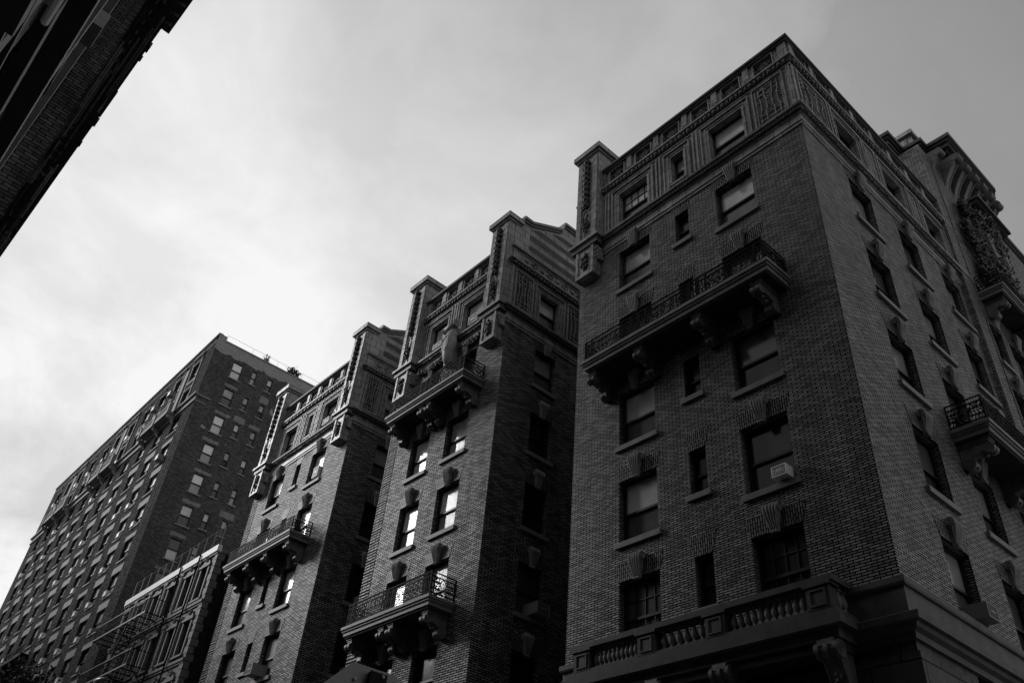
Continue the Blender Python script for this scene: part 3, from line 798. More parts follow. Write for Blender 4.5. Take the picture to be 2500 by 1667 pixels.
# carved shield and swags on the middle wing
b = MB(); xc = -25.72; yy = Y0-.3
sh = [(0, 24.25), (.22, 24.5), (.3, 24.85), (.5, 25.35), (.42, 25.75), (.36, 26.2), (.2, 26.4), (0, 26.45)]
N = len(sh)
ringF = []
for fr, yo in ((1.0, 0.0), (.92, -.14), (.6, -.26), (.25, -.3)):
    pts = [(xc+fr*x, yy+yo, 25.35+(z-25.35)*fr) for x, z in sh] + [(xc-fr*x, yy+yo, 25.35+(z-25.35)*fr) for x, z in reversed(sh[1:-1])]
    ringF.append(pts)
M_ = len(ringF[0]); V = [p for r in ringF for p in r]
b.mesh(V, [(i*M_+k, i*M_+(k+1) % M_, (i+1)*M_+(k+1) % M_, (i+1)*M_+k) for i in range(3) for k in range(M_)] + [tuple(3*M_+k for k in range(M_))], 0, True)
b.box(xc-.3, xc+.3, yy, Y0, 24.4, 26.4)
ov = [(xc+.2*math.cos(a), yy-.28, 25.45+.42*math.sin(a)) for a in [2*PI*k/16 for k in range(16)]]
b.tube(ov, .03, 5, closed=True, smooth=True)
b.tube([(xc-.38, yy-.12, 26.42), (xc+.38, yy-.12, 26.5)], .17, 10, smooth=True)   # rolled top
b.tube([(xc+.38, yy-.12, 26.5), (xc+.42, yy-.12, 26.5)], .19, 10); b.tube([(xc-.42, yy-.12, 26.42), (xc-.38, yy-.12, 26.42)], .19, 10)
b.blob((xc-.4, yy-.1, 25.2), (.09, .12, .09), 8, 5)
P2('shield', b, ['key_stone'])
g = MB(); rnd = random.Random(5)
for (xa, xb_) in ((-28.25, -26.2), (-25.2, -23.35)):
    g = MB()
    for k in range(60):
        q = k/59; x = xa+(xb_-xa)*q; z = 25.25-.25*math.sin(q*PI)
        for j in range(3): g.blob((x+rnd.uniform(-.05, .05), Y0-.14+rnd.uniform(-.06, .06), z+rnd.uniform(-.14, .14)), rnd.uniform(.045, .085), 5, 3)
    P2('swag', g, ['dark_carving'])

# ---------------------------------------------------------------- stone balcony with balusters on the nearest wing
b = MB()
bx0, bx1, byf = -16.55, -8.75, Y0-.78
b.box(bx0-.1, bx1+.1, byf-.12, Y0, 8.72, 8.88)
b.box(bx0-.2, bx1+.2, byf-.22, Y0, 8.52, 8.72)
b.box(bx0-.02, bx1+.02, byf-.04, Y0-.13, 8.3, 8.52); b.box(bx0+.05, bx1-.05, byf+.05, Y0-.13, 8.1, 8.3, 1)
b.box(bx0, bx1, byf, byf+.3, 8.88, 8.98)                                     # plinth
sb = part('stone_balcony', b, ['base_trim', 'soffit_stone'], W1, (off1.x, off1.y, 0))
r = MB(); r.box(bx0-.06, bx1+.06, byf-.06, byf+.36, 9.52, 9.66); r.box(bx1-.3, bx1+.06, byf+.36, Y0, 9.52, 9.66); r.box(bx0, bx1, byf+.02, byf+.28, 9.46, 9.52)
part('handrail', r, ['base_trim'], sb)
b = MB()
b.box(-.28, .28, 0, .32, 0, .5); b.box(-.34, .34, -.05, .35, .5, .56); b.box(-.2, -.16, -.03, 0, .06, .44); b.box(.16, .2, -.03, 0, .06, .44); b.box(-.16, .16, -.03, 0, .4, .44); b.box(-.16, .16, -.03, 0, .06, .1)
me_ped = to_mesh('pedestal', b, ['base_trim'])
peds = [bx0+.35, -13.95, -11.83, bx1-.35]
for x in peds: place('pedestal', me_ped, sb, (x, byf-.01, 8.96))
b = MB(); b.lathe([(.07, 0), (.075, .04), (.05, .07), (.045, .1), (.06, .13), (.088, .2), (.085, .26), (.055, .36), (.035, .42), (.05, .45), (.035, .47), (.06, .5)], 0, 0, 10)
b.box(-.08, .08, -.08, .08, 0, .04); b.box(-.075, .075, -.075, .075, .46, .5)
me_bal = to_mesh('baluster', b, ['stone'])
for (a, c, n) in ((peds[0], peds[1], 10), (peds[1], peds[2], 6), (peds[2], peds[3], 11)):
    for i in range(n): place('baluster', me_bal, sb, (a+.36+(c-a-.72)*(i+.5)/n, byf+.15, 8.98))
for i in range(2): place('baluster', me_bal, sb, (bx1-.14, byf+.45+.2*i, 8.98))
def big_bracket():
    b = MB(); prof = [(0, 0), (-.72, 0), (-.74, -.14)]
    for k in range(17):
        q = k/16; prof.append((-.62*(1-q)**1.4-.0, -.2-1.9*q))
    b.prism_x(prof+[(0, -2.2)], -.19, .19)
    for i in range(5):
        x = -.22+.11*i; r = .19 if i % 2 == 0 else .15
        b.prism_x([(-.58+r*math.cos(2*PI*k/14), -.2+r*math.sin(2*PI*k/14)) for k in range(14)], x-.05, x+.05, smooth=True)
    for sx in (-1, 1):
        for rr in (.13, .06): b.tube([(sx*.275, -.58+rr*math.cos(a), -.2+rr*math.sin(a)) for a in [2*PI*k/12 for k in range(12)]], .02, 4, closed=True)
        b.tube([(sx*.19, -.6*(1-k/10)**1.4, -.25-1.8*k/10) for k in range(11)], .03, 4)
    for k in range(26): b.blob((random.uniform(-.1, .1), -.45+.02*k*.8, -.45-.06*k), (.07, .06, .06), 5, 3)
    return to_mesh('scroll_bracket', b, ['carved_stone'])
me_bb = big_bracket()
for x in (-9.05, -11.75, -13.75, -16.2): place('scroll_bracket', me_bb, sb, (x, Y0-.14, 8.3))

# ---------------------------------------------------------------- corner pavilion behind the nearest wing
PX = -7.37; PY0 = 27.68; PY1 = 46.0
b = MB()
pcols = [(28.75, 29.85), (30.45, 31.9), (33.6, 35.0), (36.6, 38.0), (39.5, 41.0)]
prow = [23.8, 20.7, 17.5, 14.3, 11.2]
ph = [(a, c, t-1.9, t) for a, c in pcols for t in prow]
sw = MB(); sw.wall(PY0, PY1, 9.6, 33.6, ph, .3, 0); b.add(sw, ROT(PX, 0, 0, PI/2))
b.face([(PX-5, PY0, 9.6), (PX, PY0, 9.6), (PX, PY0, 33.6), (PX-5, PY0, 33.6)])
b.face([(PX-.34, PY0, 9.6), (PX-.34, PY1, 9.6), (PX-.34, PY1, 33), (PX-.34, PY0, 33)], 2)
for k in range(30): b.box(PX-.02, PX+.03, PY0+.85, PY0+.9, 10, 33, 0) if k == 0 else None
P1('pavilion_wall', b, ['brick', 'terracotta', 'room'])
MP = (PX+off1.x, off1.y, PI/2)
for (a, c, z0_, z1_) in ph:
    add_window(W1, (a+c)/2, z0_, c-a, 1.9, MP, 'glass_grey' if z1_ > 17 else 'glass_dim', 'glass_dim', .28)
    add_head(W1, (a+c)/2, z1_, c-a, MP, True)
# stepped bracketed cornice of the pavilion
CZ = 35.0
def zig(b, pts, prof, mi=0):
    """moulding along an open outline; pts are plan corners, prof (out, z) with out applied along -y / +x"""
    for (o0, za), (o1, zb) in zip(prof[:-1], prof[1:]):
        for (p, q) in zip(pts[:-1], pts[1:]):
            b.face([(p[0]+o0, p[1]-o0, za), (q[0]+o0, q[1]-o0, za), (q[0]+o1, q[1]-o1, zb), (p[0]+o1, p[1]-o1, zb)], mi)
outl = [(-13.0, 27.45), (-8.46, 27.45), (-8.46, 28.82), (-7.62, 28.82), (-7.62, 29.4), (-6.62, 29.4), (-6.62, 34.1), (-7.6, 34.1), (-7.6, 35.4), (-7.6, 46)]
b = MB(); zig(b, outl, [(-.45, 34.05), (-.3, 34.07), (-.3, 34.22), (-.18, 34.24), (-.18, 34.42), (.0, 34.45), (.0, 34.66), (.1, 34.7), (.1, 34.8), (.2, 34.84), (.22, 35.0), (.2, 35.04), (-.8, 35.1)])
b.face([(-13, 27.6, 34.04), (-8.6, 27.6, 34.04), (-8.6, 29.0, 34.04), (-6.8, 29.6, 34.04), (-6.8, 34.0, 34.04), (-7.9, 34, 34.04), (-7.9, 46, 34.04), (-13, 46, 34.04)][::-1], 1)
b.face([(-13, 28.2, 35.1), (-9.2, 28.2, 35.1), (-7.4, 30, 35.1), (-7.4, 33.5, 35.1), (-8.4, 46, 35.1), (-13, 46, 35.1)], 1)
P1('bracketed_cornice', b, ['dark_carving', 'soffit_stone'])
b = MB()
b.box(-12, -7.95, 29.2, 36, 35.1, 36.2); b.box(-12.1, -7.8, 29.03, 36.1, 36.2, 36.45)
b.box(-11, -8.2, 29.15, 29.2, 35.3, 36.05)
P1('attic_block', b, ['terracotta', 'coping'])
# frieze with carved panels below the cornice
b = MB()
b.box(-13, -8.72, 28.1, 46, 30.0, 34.04); b.box(-8.72, -7.8, 29.3, 46, 30.0, 34.04); b.box(-7.8, -7.45, 29.55, 34.4, 31.0, 34.04)
b.box(-9.6, -8.9, 28.04, 28.1, 32.3, 33.7); b.box(-8.4, -7.9, 29.24, 29.3, 32.3, 33.5)
for k in range(14): b.blob((-9.6+.14*k, 28.05+(.0 if k < 7 else 1.2), 31.9), (.06, .05, .06), 6, 4)
b.box(-13, -8.6, 28.0, 28.1, 31.65, 31.75); b.box(-8.72, -7.7, 29.2, 29.3, 31.65, 31.75)
P1('frieze', b, ['carved_stone'])
# great cornice brackets of the pavilion
bm = MB(); prof = [(0, 0), (-.86, 0), (-.88, -.16)]
for k in range(13):
    q = k/12; prof.append((-.8*(1-q)**1.8, -.25-1.75*q))
bm.prism_x(prof+[(0, -2.15)], -.17, .17)
for i in range(3): bm.prism_x([(-.74+.2*math.cos(2*PI*k/12), -.22+.2*math.sin(2*PI*k/12)) for k in range(12)], -.19+.13*i, -.07+.13*i, smooth=True)
for sx in (-1, 1): bm.tube([(sx*.15, -.8*(1-k/10)**1.8, -.27-1.7*k/10) for k in range(11)], .035, 4)
bm.blob((0, -.3, -.55), (.12, .12, .16), 6, 4)
me_cb = to_mesh('cornice_bracket', bm, ['carved_stone'])
for k in range(6): place('cornice_bracket', me_cb, W1, (-7.42+off1.x, 29.8+.8*k+off1.y, 34.0), PI/2).scale = (1.1, 1.1, 1.0)
place('cornice_bracket', me_cb, W1, (-7.75+off1.x, 29.0+off1.y, 34.03), PI/2); place('cornice_bracket', me_cb, W1, (-8.9+off1.x, 28.1+off1.y, 34.03), 0)
# carved cartouche with fruit and figures on the pavilion
g = MB(); rnd = random.Random(8)
for k in range(1500):
    y = rnd.gauss(31.7, 1.15); z = rnd.uniform(26.4, 31.4)
    if y < 29.5 or y > 34.2: continue
    out = .15+.42*math.exp(-((y-31.6)/1.2)**2)*rnd.uniform(.3, 1)+(z-26)*.04
    if rnd.random() < .45:
        a = rnd.uniform(0, 2*PI); L_ = rnd.uniform(.15, .4)
        g.tube([(PX+out, y, z), (PX+out+.08, y+L_*.5*math.cos(a), z+L_*.5*math.sin(a)), (PX+out-.05, y+L_*math.cos(a+.6), z+L_*math.sin(a+.6))], [.05, .06, .012], 5, rnd.choice((0, 1)))
    else: g.blob((PX+out, y, z), (rnd.uniform(.05, .1), rnd.uniform(.04, .1), rnd.uniform(.04, .1)), 6, 4, 0)
for (y0_, zz, h_) in ((29.9, 27.3, 1.2), (29.6, 29.2, 1.4), (30.4, 31.3, .9)):
    for k in range(150):
        g.blob((PX+.1+rnd.uniform(0, .3), y0_+rnd.gauss(0, .17), zz+rnd.uniform(-.5, .5)*h_), rnd.uniform(.04, .075), 6, 4, 0)
g.box(PX, PX+.45, 30.4, 33.2, 26.4, 31.5, 0)
g.prism_x([(30.9, 28.0), (32.4, 28.0), (32.6, 29.6), (31.65, 30.6), (30.7, 29.6)], PX+.4, PX+.62, 1)
for sy in (-1, 1):
    g.tube([(PX+.55, 31.65+sy*(.5+.2*math.sin(k*.6)), 28+.35*k) for k in range(9)], .09, 6, 1, smooth=True)
    g.tube([(v[1]+PX+.62, 31.65+sy*.75+v[0], 30.9+v[2]) for v in spiral(0, 0, .35, 1.3, 0, 14)], .07, 6, 1, smooth=True)
g.box(PX, PX+.95, 30.2, 33.4, 31.45, 31.6); g.box(PX, PX+.8, 30.3, 33.3, 31.3, 31.45); g.box(PX, PX+.5, 30.8, 32.7, 31.55, 31.75)
P1('cartouche', g, ['dark_carving', 'carved_stone'])
b = MB()   # pilaster and ribbed strips beside the cartouche
b.box(PX, PX+.1, 28.35, 28.5, 24.6, 33.9); b.box(PX, PX+.14, 28.9, 29.2, 25.8, 33.9); 
P1('pilaster', b, ['terracotta']) if 0 else None
iron_balcony(W1, 28.75, 34.6, 25.35, .95, MP, [29.2, 31.7, 34.1], 'dense', rail_h=.85, pattern=['w', 'n', 'w', 'n', 'w'])
# pavilion roof and rear link between the wings
b = MB()
b.box(-46, -7.6, YB-.5, 60, 0, 29.8); b.box(-13, -7.8, YB, 46, 29.8, 34.0)
b.box(-7.6, PX, 30, 46, 0, 9.6)
P1('rear_block', b, ['brick'])
b = MB(); band(b, (-9, PX, PY0, PY1), [(0, 8.2), (.12, 8.22), (.36, 8.52), (.36, 8.66), (.04, 8.7), (.04, 9.35), (.12, 9.42), (.12, 9.55), (0, 9.6)], 0, 'FR')
P1('base_cornice', b, ['base_trim'])
# drain pipe like cables omitted on purpose

# ---------------------------------------------------------------- air conditioners
def ac_mb(w=.62, h=.42, d=.5):
    b = MB(); b.box(-w/2, w/2, -d, .25, 0, h)
    for (xa, xb_, za, zb) in ((-w/2, w/2, h-.03, h), (-w/2, w/2, 0, .03), (-w/2, -w/2+.03, .03, h-.03), (w/2-.03, w/2, .03, h-.03)): b.box(xa, xb_, -d-.02, -d, za, zb)
    return b
def ac_grille(w=.62, h=.42, d=.5):
    b = MB(); b.box(-w/2+.05, w/2-.05, -d-.006, -d-.001, .05, h-.05)
    for k in range(8): b.box(-w/2+.07+k*(w-.14)/7-.008, -w/2+.07+k*(w-.14)/7+.008, -d-.015, -d-.006, .06, h-.06, 1)
    b.box(-w*.2, w*.25, -d-.02, -d-.015, h*.45, h*.58, 1)
    return b
ME_AC = {}
def add_ac(label, x, y, z, rz, dark=False, parts=True, small=False, h=.42, w=.62, d=.5):
    k = (dark, small, h, w, d)
    if k not in ME_AC:
        ME_AC[k] = (to_mesh('air_conditioner', ac_mb(w, h, d), ['ac_grey' if dark else 'ac_white']), to_mesh('grille', ac_grille(w, h, d), ['grille_dark', 'ac_grey' if dark else 'ac_white']))
    o = place('air_conditioner', ME_AC[k][0], None, (x, y, z), rz)
    tag(o, label, 'air conditioner', 'window air conditioners')
    if parts: place('grille', ME_AC[k][1], o)
    return o
add_ac('white air conditioner on the sill of the wide dark window of the nearest wing front', -9.92, Y0, 12.73, 0, w=.43, h=.3, d=.28)
add_ac('grey air conditioner low on the side wall of the nearest wing by the stone belt', -7.58, 20.7, 9.72, PI/2, True, w=.55, h=.36, d=.3)
add_ac('boxy air conditioner low in the shaded court side of the middle wing', -22.16, 19.7, 12.86, PI/2, True)
add_ac('half-hidden grey air conditioner beside the garland, in the right top window of middle wing', -24.45, Y0, 26.16, 0, d=.15, h=.5)
add_ac('pale unit behind the sill left of the carved shield on the middle wing', -27.1, Y0, 26.16, 0, d=.15, h=.28)
add_ac('white framed air conditioner in the right window under the cornice of the farthest wing', -36.8, Y0, 22.78, 0, d=.12, h=.62, w=.5)
add_ac('air conditioner on the bottom sill of the farthest wing front', -37.6, Y0, 12.8, 0, True, h=.5)
add_ac('upper of two air conditioners on the dark court side of the farthest wing', -34.2, 19.6, 16.1, PI/2, True)
add_ac('lower of two air conditioners on the dark court side of the farthest wing', -34.2, 19.6, 12.82, PI/2, True)
add_ac('bright unit in the right top window of the farthest wing, by the pier', -37.0, Y0, 26.16, 0, d=.2, h=.35)

# ---------------------------------------------------------------- tall block on the left
TX0, TX1, TZ = -108.2, -64.1, 47.85
TC = [(-67.3-3.72*k) for k in range(11)]
TR = [45.9-2.868*k for k in range(14)]
T = thing('apartment_building', 'tall plain brick block full of air conditioners, at the left', 'building', (TX1, Y0, 0))
b = MB(); fr = MB()
WW = 1.6
holes = [(c-WW/2, c+WW/2, t-1.78, t) for c in TC for t in TR]
fr.wall(TX0, TX1, 0, TZ, holes, .22, Y0)
b.add(fr)
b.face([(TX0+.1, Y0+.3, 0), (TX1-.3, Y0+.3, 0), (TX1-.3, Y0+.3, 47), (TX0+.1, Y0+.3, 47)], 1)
sd = MB(); scol = [(19.06, 20.0, 1.72), (20.95, 21.43, 1.42), (22.54, 23.04, 1.42), (27, 27.9, 1.6)]
sh_ = [(a, c, t-h, t) for a, c, h in scol for t in [45.8-2.855*k for k in range(14)]]
sd.wall(Y0, 40, 0, 47.3, sh_, .16, 0)
o_front = b
b.v = [(v[0]-TX1, v[1]-Y0, v[2]) for v in b.v]
part('front_wall', b, ['tall_front_brick', 'room'], T)
s = MB(); s.add(sd, ROT(TX1, 0, 0, PI/2)); s.face([(TX1-.25, Y0+.3, 0), (TX1-.25, 40, 0), (TX1-.25, 40, 47), (TX1-.25, Y0+.3, 47)], 1)
s.box(TX1-.4, TX1, Y0, Y0+.75, 47.3, TZ)
s.face([(TX0, 40, 0), (TX0, Y0, 0), (TX0, Y0, TZ), (TX0, 40, TZ)]); s.face([(TX0, Y0+.4, 47.0), (TX1, Y0+.4, 47), (TX1, 40, 47), (TX0, 40, 47)], 1)
s.v = [(v[0]-TX1, v[1]-Y0, v[2]) for v in s.v]
part('side_wall', s, ['tall_side_brick', 'roof_tar'], T)
c = MB()
for (z0_, z1_, o) in ((47.75, 47.9, .08), (47.0, 47.06, .03)): c.box(TX0-TX1-o, .0+o*.3, -o, .35, z0_, z1_)
c.box(-.1, .06, .76, 23, 47.3, 47.42)
part('coping', c, ['concrete'], T)
# belt cornice with balustraded stretches between the second and third floors
c = MB()
c.box(TX0-TX1-.1, .1, -.12, 0, 40.42, 40.55); c.box(TX0-TX1-.2, .2, -.25, 0, 41.05, 41.25); c.box(TX0-TX1-.05, .08, -.06, 0, 40.55, 41.05)
c.box(0, .1, 0, 1.2, 41.05, 41.2); c.box(0, .06, 0, 1.0, 40.45, 40.55)
for (a, e) in ((-10.6, -4.2), (-24, -17.6), (-38, -31)):
    c.box(a, e, -.75, 0, 40.75, 41.0); 
    c.box(a, e, -.75, -.62, 41.0, 41.1); c.box(a, e, -.76, -.6, 41.65, 41.78)
    n = int((e-a)/.22)
    for i in range(n): c.box(a+(e-a)*(i+.3)/n, a+(e-a)*(i+.7)/n, -.73, -.64, 41.1, 41.65)
    for x in (a, (a+e)/2, e): c.box(x-.2, x+.2, -.82, -.5, 40.6, 41.8); c.prism_x([(0, 39.9), (0, 40.6), (-.7, 40.6), (-.6, 40.4), (-.25, 40.2)], x-.15, x+.15)
part('belt_cornice', c, ['lintel_stone'], T)
c = MB()   # terracotta frames round the paired top windows, with carved heads
rnd = random.Random(4)
for k0 in (0, 4, 8):
    c = MB()
    for k in (k0, k0+1):
        if k > 10: continue
        x = TC[k]-TX1
        c.box(x-WW/2-.22, x-WW/2-.05, -.09, 0, 41.3, 46.4); c.box(x+WW/2+.05, x+WW/2+.22, -.09, 0, 41.3, 46.4)
        c.box(x-WW/2-.05, x+WW/2+.05, -.07, 0, 43.15, 43.3); c.box(x-WW/2-.05, x+WW/2+.05, -.07, 0, 43.85, 44.0)
        c.box(x-WW/2-.22, x+WW/2+.22, -.1, 0, 46.0, 46.12); c.box(x-WW/2-.3, x+WW/2+.3, -.16, 0, 46.75, 46.9)
        for i in range(40): c.blob((x+rnd.uniform(-1, 1), -.06, 46.45+rnd.uniform(-.22, .22)), (.1, .08, .09), 5, 3, 1)
        for i in range(12): c.blob((x+rnd.uniform(-.5, .5), -.05, 43.58+rnd.uniform(-.18, .18)), (.09, .07, .08), 5, 3, 1)
    x = (TC[k0]+TC[min(10, k0+1)])/2-TX1
    c.box(x-.35, x+.35, -.14, 0, 41.3, 46.1)
    part('terracotta_trim', c, ['lintel_stone', 'carved_stone'], T)
for k in range(11):
    c = MB()
    x = TC[k]-TX1
    if k % 4 > 1:
        c.box(x-WW/2-.14, x+WW/2+.14, -.06, 0, 45.95, 46.05); part('window_trim', c, ['lintel_stone'], T); c = MB(); c.box(x-WW/2-.1, x+WW/2+.1, -.05, 0, 43.2, 44.0); part('window_trim', c, ['lintel_stone'], T); c = MB()
        for i in range(30): c.blob((x+rnd.uniform(-.3, .3), -.05, 46.4+rnd.uniform(-.3, .25)), (.07, .07, .12), 5, 3, 1)
        part('window_trim', c, ['lintel_stone', 'carved_stone'], T); c = MB()
        for i in range(14): c.blob((x+rnd.uniform(-.3, .3), -.07, 43.6+rnd.uniform(-.2, .2)), (.07, .07, .09), 5, 3, 1)
        part('window_trim', c, ['lintel_stone', 'carved_stone'], T)
def lintel_me(h):
    return cached(('lin', h), lambda: (lambda m: (m.box(-WW/2-.3, WW/2+.3, -.025, 0, 1.79, 1.78+h), to_mesh('lintel', m, ['lintel_stone']))[1])(MB()))
c = MB()   # mid-height balconies
for (a, e) in ((-26.3, -20.5), (-33.5, -28)):
    c.box(a, e, -.7, 0, 22.9, 23.1); c.box(a, e, -.7, -.66, 23.8, 23.86); 
    for i in range(30): c.box(a+(e-a)*i/29-.015, a+(e-a)*i/29+.015, -.69, -.67, 23.1, 23.8)
    for x in (a+.2, e-.2): c.box(x-.12, x+.12, -.6, 0, 22.4, 22.9)
part('balcony', c, ['iron'], T)
# lighter lintel patches over the side windows
c = MB()
for (a, e, h) in scol[:3]:
    for k in range(1, 14):
        rnd2 = random.Random(k*7+int(a*10)); t = 45.8-2.855*k
        if rnd2.random() < (.72 if a < 20 else .38):
            x0_ = a-rnd2.uniform(.1, .45); x1_ = e+rnd2.uniform(.15, .5); zb = t+.18; zt_ = t+(rnd2.uniform(.42, .5) if a < 20 else rnd2.uniform(.5, .95))
            top = []; n = 9
            for i in range(n+1): top.append((x0_+(x1_-x0_)*i/n, zt_+rnd2.uniform(-.05, .05)))
            bot = [(x1_-(x1_-x0_)*i/n, zb+rnd2.uniform(-.05, .05)) for i in range(n+1)]
            m = MB(); pts = bot[::-1]+top[::-1]; m.prism_y([(x, z) for x, z in pts], -.004, .02); c = MB(); c.add(m, ROT(0, -Y0, 0, PI/2)); part('cement_patch', c, ['lintel_stone'], T)
# windows: the hundred that show largest are parts, the others one mass
def twin(up, lo, bright):
    def f():
        b = MB(); b.add(frame_mb(WW, 1.78, .22, 0, .09, .5)); b.add(panes_mb(WW, 1.78, .22, .09, .5, 'up'), None, 1); b.add(panes_mb(WW, 1.78, .22, .09, .5, 'lo'), None, 2)
        b.box(-WW/2-.08, WW/2+.08, -.08, .1, -.12, 0, 3)
        return to_mesh('window', b, ['sash', up, lo, 'concrete'])
    return cached(('tw', up, lo), f)
combos = [('glass_grey', 'glass_dim'), ('glass_dim', 'glass_dark'), ('glass_pale', 'glass_dim'), ('glass_dark', 'glass_dark'), ('glass_white', 'glass_grey'), ('glass_grey', 'glass_grey')]
rnd = random.Random(12)
allw = sorted([(k*1.0+abs(j-6)*.35, j, k) for j in range(14) for k in range(11)])
massed = MB()
for n_, (_, j, k) in enumerate(allw):
    up, lo = rnd.choice(combos); x = TC[k]-TX1; z = TR[j]-1.78
    lh = .62 if (j+k) % 3 else .42
    if n_ < 70:
        wo = place('window', twin(up, lo, 0), T, (x, 0, z))
        if j >= 3: place('lintel', lintel_me(lh), wo)
    else:
        q = MB(); q.add(frame_mb(WW, 1.78, .22, 0, .09, .5)); q.add(panes_mb(WW, 1.78, .22, .09, .5, 'up'), None, 1+rnd.choice((0, 1, 2))); q.add(panes_mb(WW, 1.78, .22, .09, .5, 'lo'), None, 1+rnd.choice((0, 1, 3))); q.box(-WW/2-.08, WW/2+.08, -.08, .1, -.12, 0, 5)
        if j >= 3: q.box(-WW/2-.3, WW/2+.3, -.025, 0, 1.79, 1.78+lh, 6)
        massed.add(q, ROT(x, 0, z))
o = part('windows', massed, ['sash', 'glass_dim', 'glass_grey', 'glass_dark', 'glass_pale', 'concrete', 'lintel_stone'], T); o['kind'] = 'stuff'
for (a, e, h) in scol[:3]:
    for k in range(10):
        t = 45.8-2.855*k
        if a < 20: up, lo = [('glass_white', 'glass_pale'), ('glass_grey', 'glass_dim'), ('glass_white', 'glass_pale'), ('glass_white', 'glass_grey'), ('glass_white', 'glass_grey'), ('glass_pale', 'glass_dim'), ('glass_dim', 'glass_pale'), ('glass_grey', 'glass_dim'), ('glass_dim', 'glass_dark'), ('glass_dim', 'glass_dark')][k]
        else: up, lo = [('glass_grey', 'glass_dim'), ('glass_pale', 'glass_dim'), ('glass_grey', 'glass_grey'), ('glass_grey', 'glass_dim'), ('glass_pale', 'glass_dim'), ('glass_grey', 'glass_dark')][(k+int(a)) % 6]
        key = ('sw', a < 20, up, lo, h)
        def f(w=e-a, h=h, up=up, lo=lo):
            b = MB(); b.add(frame_mb(w, h, .16, 0, .05, .5)); b.add(panes_mb(w, h, .16, .05, .5, 'up'), None, 1); b.add(panes_mb(w, h, .16, .05, .5, 'lo'), None, 2)
            b.box(-w/2-.14, w/2+.14, -.1, .06, -.1, 0, 3)
            return to_mesh('window', b, ['sash', up, lo, 'concrete'])
        place('window', cached(key, f), T, (0, (a+e)/2-Y0, t-h), PI/2)
c = MB(); c.box(19.1-Y0, 19.6-Y0, -.02, .0, 43.5, 43.9); m = MB(); m.add(c, ROT(0, 0, 0, PI/2)); part('vent', m, ['sash'], T)
c = MB()
for z in (48.1,): c.tube([(-.1, .8, z), (-.1, 10, z), (-.1, 22, z)], .012, 4)
for k in range(9): c.tube([(-.1, .8+2.6*k, 47.4), (-.1, .8+2.6*k, 48.1)], .012, 4)
part('roof_railing', c, ['iron'], T)
# its air conditioners
ORD = ['top', 'second', 'third', 'fourth', 'fifth', 'sixth', 'seventh', 'eighth', 'ninth', 'tenth', 'eleventh', 'twelfth', 'thirteenth']
known = {(0, 1), (0, 2), (1, 2), (1, 1), (0, 4), (0, 5), (1, 4), (1, 5), (3, 0), (3, 3), (2, 5), (4, 1), (4, 2), (4, 4), (5, 0), (5, 1), (5, 3), (5, 5), (6, 1), (6, 3), (6, 6), (7, 0), (7, 1), (7, 2), (7, 4), (8, 0), (8, 1), (8, 2), (8, 3), (9, 0), (9, 1), (9, 3), (10, 0), (10, 1), (10, 3), (11, 1), (11, 2)}
rnd = random.Random(31)
for j in range(12):
    for k in range(11):
        if (j, k) in known or (k > 3 and rnd.random() < .42):
            colname = 'first window' if k == 0 else ORD[k]+' window'
            big = (j, k) in ((0, 1), (0, 2), (3, 0)); dk = rnd.random() < .18
            add_ac('%s air conditioner, tall left block, %s floor, %s from its corner' % ('grey' if dk else 'white', (ORD[j]+' from top') if j else 'uppermost', colname),
                   TC[k]+(-.42 if (j+k) % 3 else .3), Y0-.02+.16, TR[j]-1.78+.03, 0, dk, False, True, h=.5 if big else .42, w=.72 if big else .6, d=.62 if big else .3)
# roof plants
def shrub(name, label, x, y, z, w, h, n, seed, pot=True):
    rnd = random.Random(seed); t = thing(name, label, 'potted plant' if pot else 'tree', (x, y, z))
    s = MB(); s.tube([(0, 0, 0), (.02, .03, h*.5), (0, 0, h*.9)], [.05, .035, .01], 5)
    L = MB()
    for k in range(int(n/8)):
        a = rnd.uniform(0, 2*PI); r0 = rnd.uniform(.3, 1)*w/2; zz = h*rnd.uniform(.25, 1.0)
        p = Vector((math.cos(a)*r0, math.sin(a)*r0, zz)); s.tube([(0, 0, zz*.4), tuple(p)], [.02, .006], 4)
        for q in range(8):
            c_ = p+Vector((rnd.gauss(0, .09), rnd.gauss(0, .09), rnd.gauss(0, .12)))*w*.7
            d1 = Vector((rnd.gauss(0, 1), rnd.gauss(0, 1), rnd.gauss(0, 1))).normalized()*.06*w*1.2; d2 = d1.cross(Vector((rnd.gauss(0, 1), rnd.gauss(0, 1), rnd.gauss(0, 1)))).normalized()*.035*w*1.2
            L.face([c_-d1, c_+d2, c_+d1, c_-d2])
    part('stem', s, ['bark'], t); part('foliage', L, ['leaf'], t)
    if pot:
        pb = MB(); pb.lathe([(.16, -.3), (.24, 0), (.26, 0), (.26, .05), (.2, .06)], 0, 0, 12); part('planter', pb, ['pot'], t)
    return t
shrub('potted_plant', 'upright shrub in front of a pale box on the roof edge of the tall block', -64.9, 22.0, 47.3, .8, 1.35, 420, 3)
shrub('potted_plant', 'wider bushy shrub on the roof edge of the tall block, nearer the wings', -64.9, 25.0, 47.3, 1.25, 1.2, 700, 4)
b = MB(); b.box(-.35, .35, -.45, .45, 0, 1.0); b.box(-.4, .4, -.5, .5, 1.0, 1.08)
tag(part('roof_box', b, ['concrete'], None, (-65.4, 22.1, 47.0)), 'pale box standing behind the upright shrub on the roof of the tall block', 'vent housing')

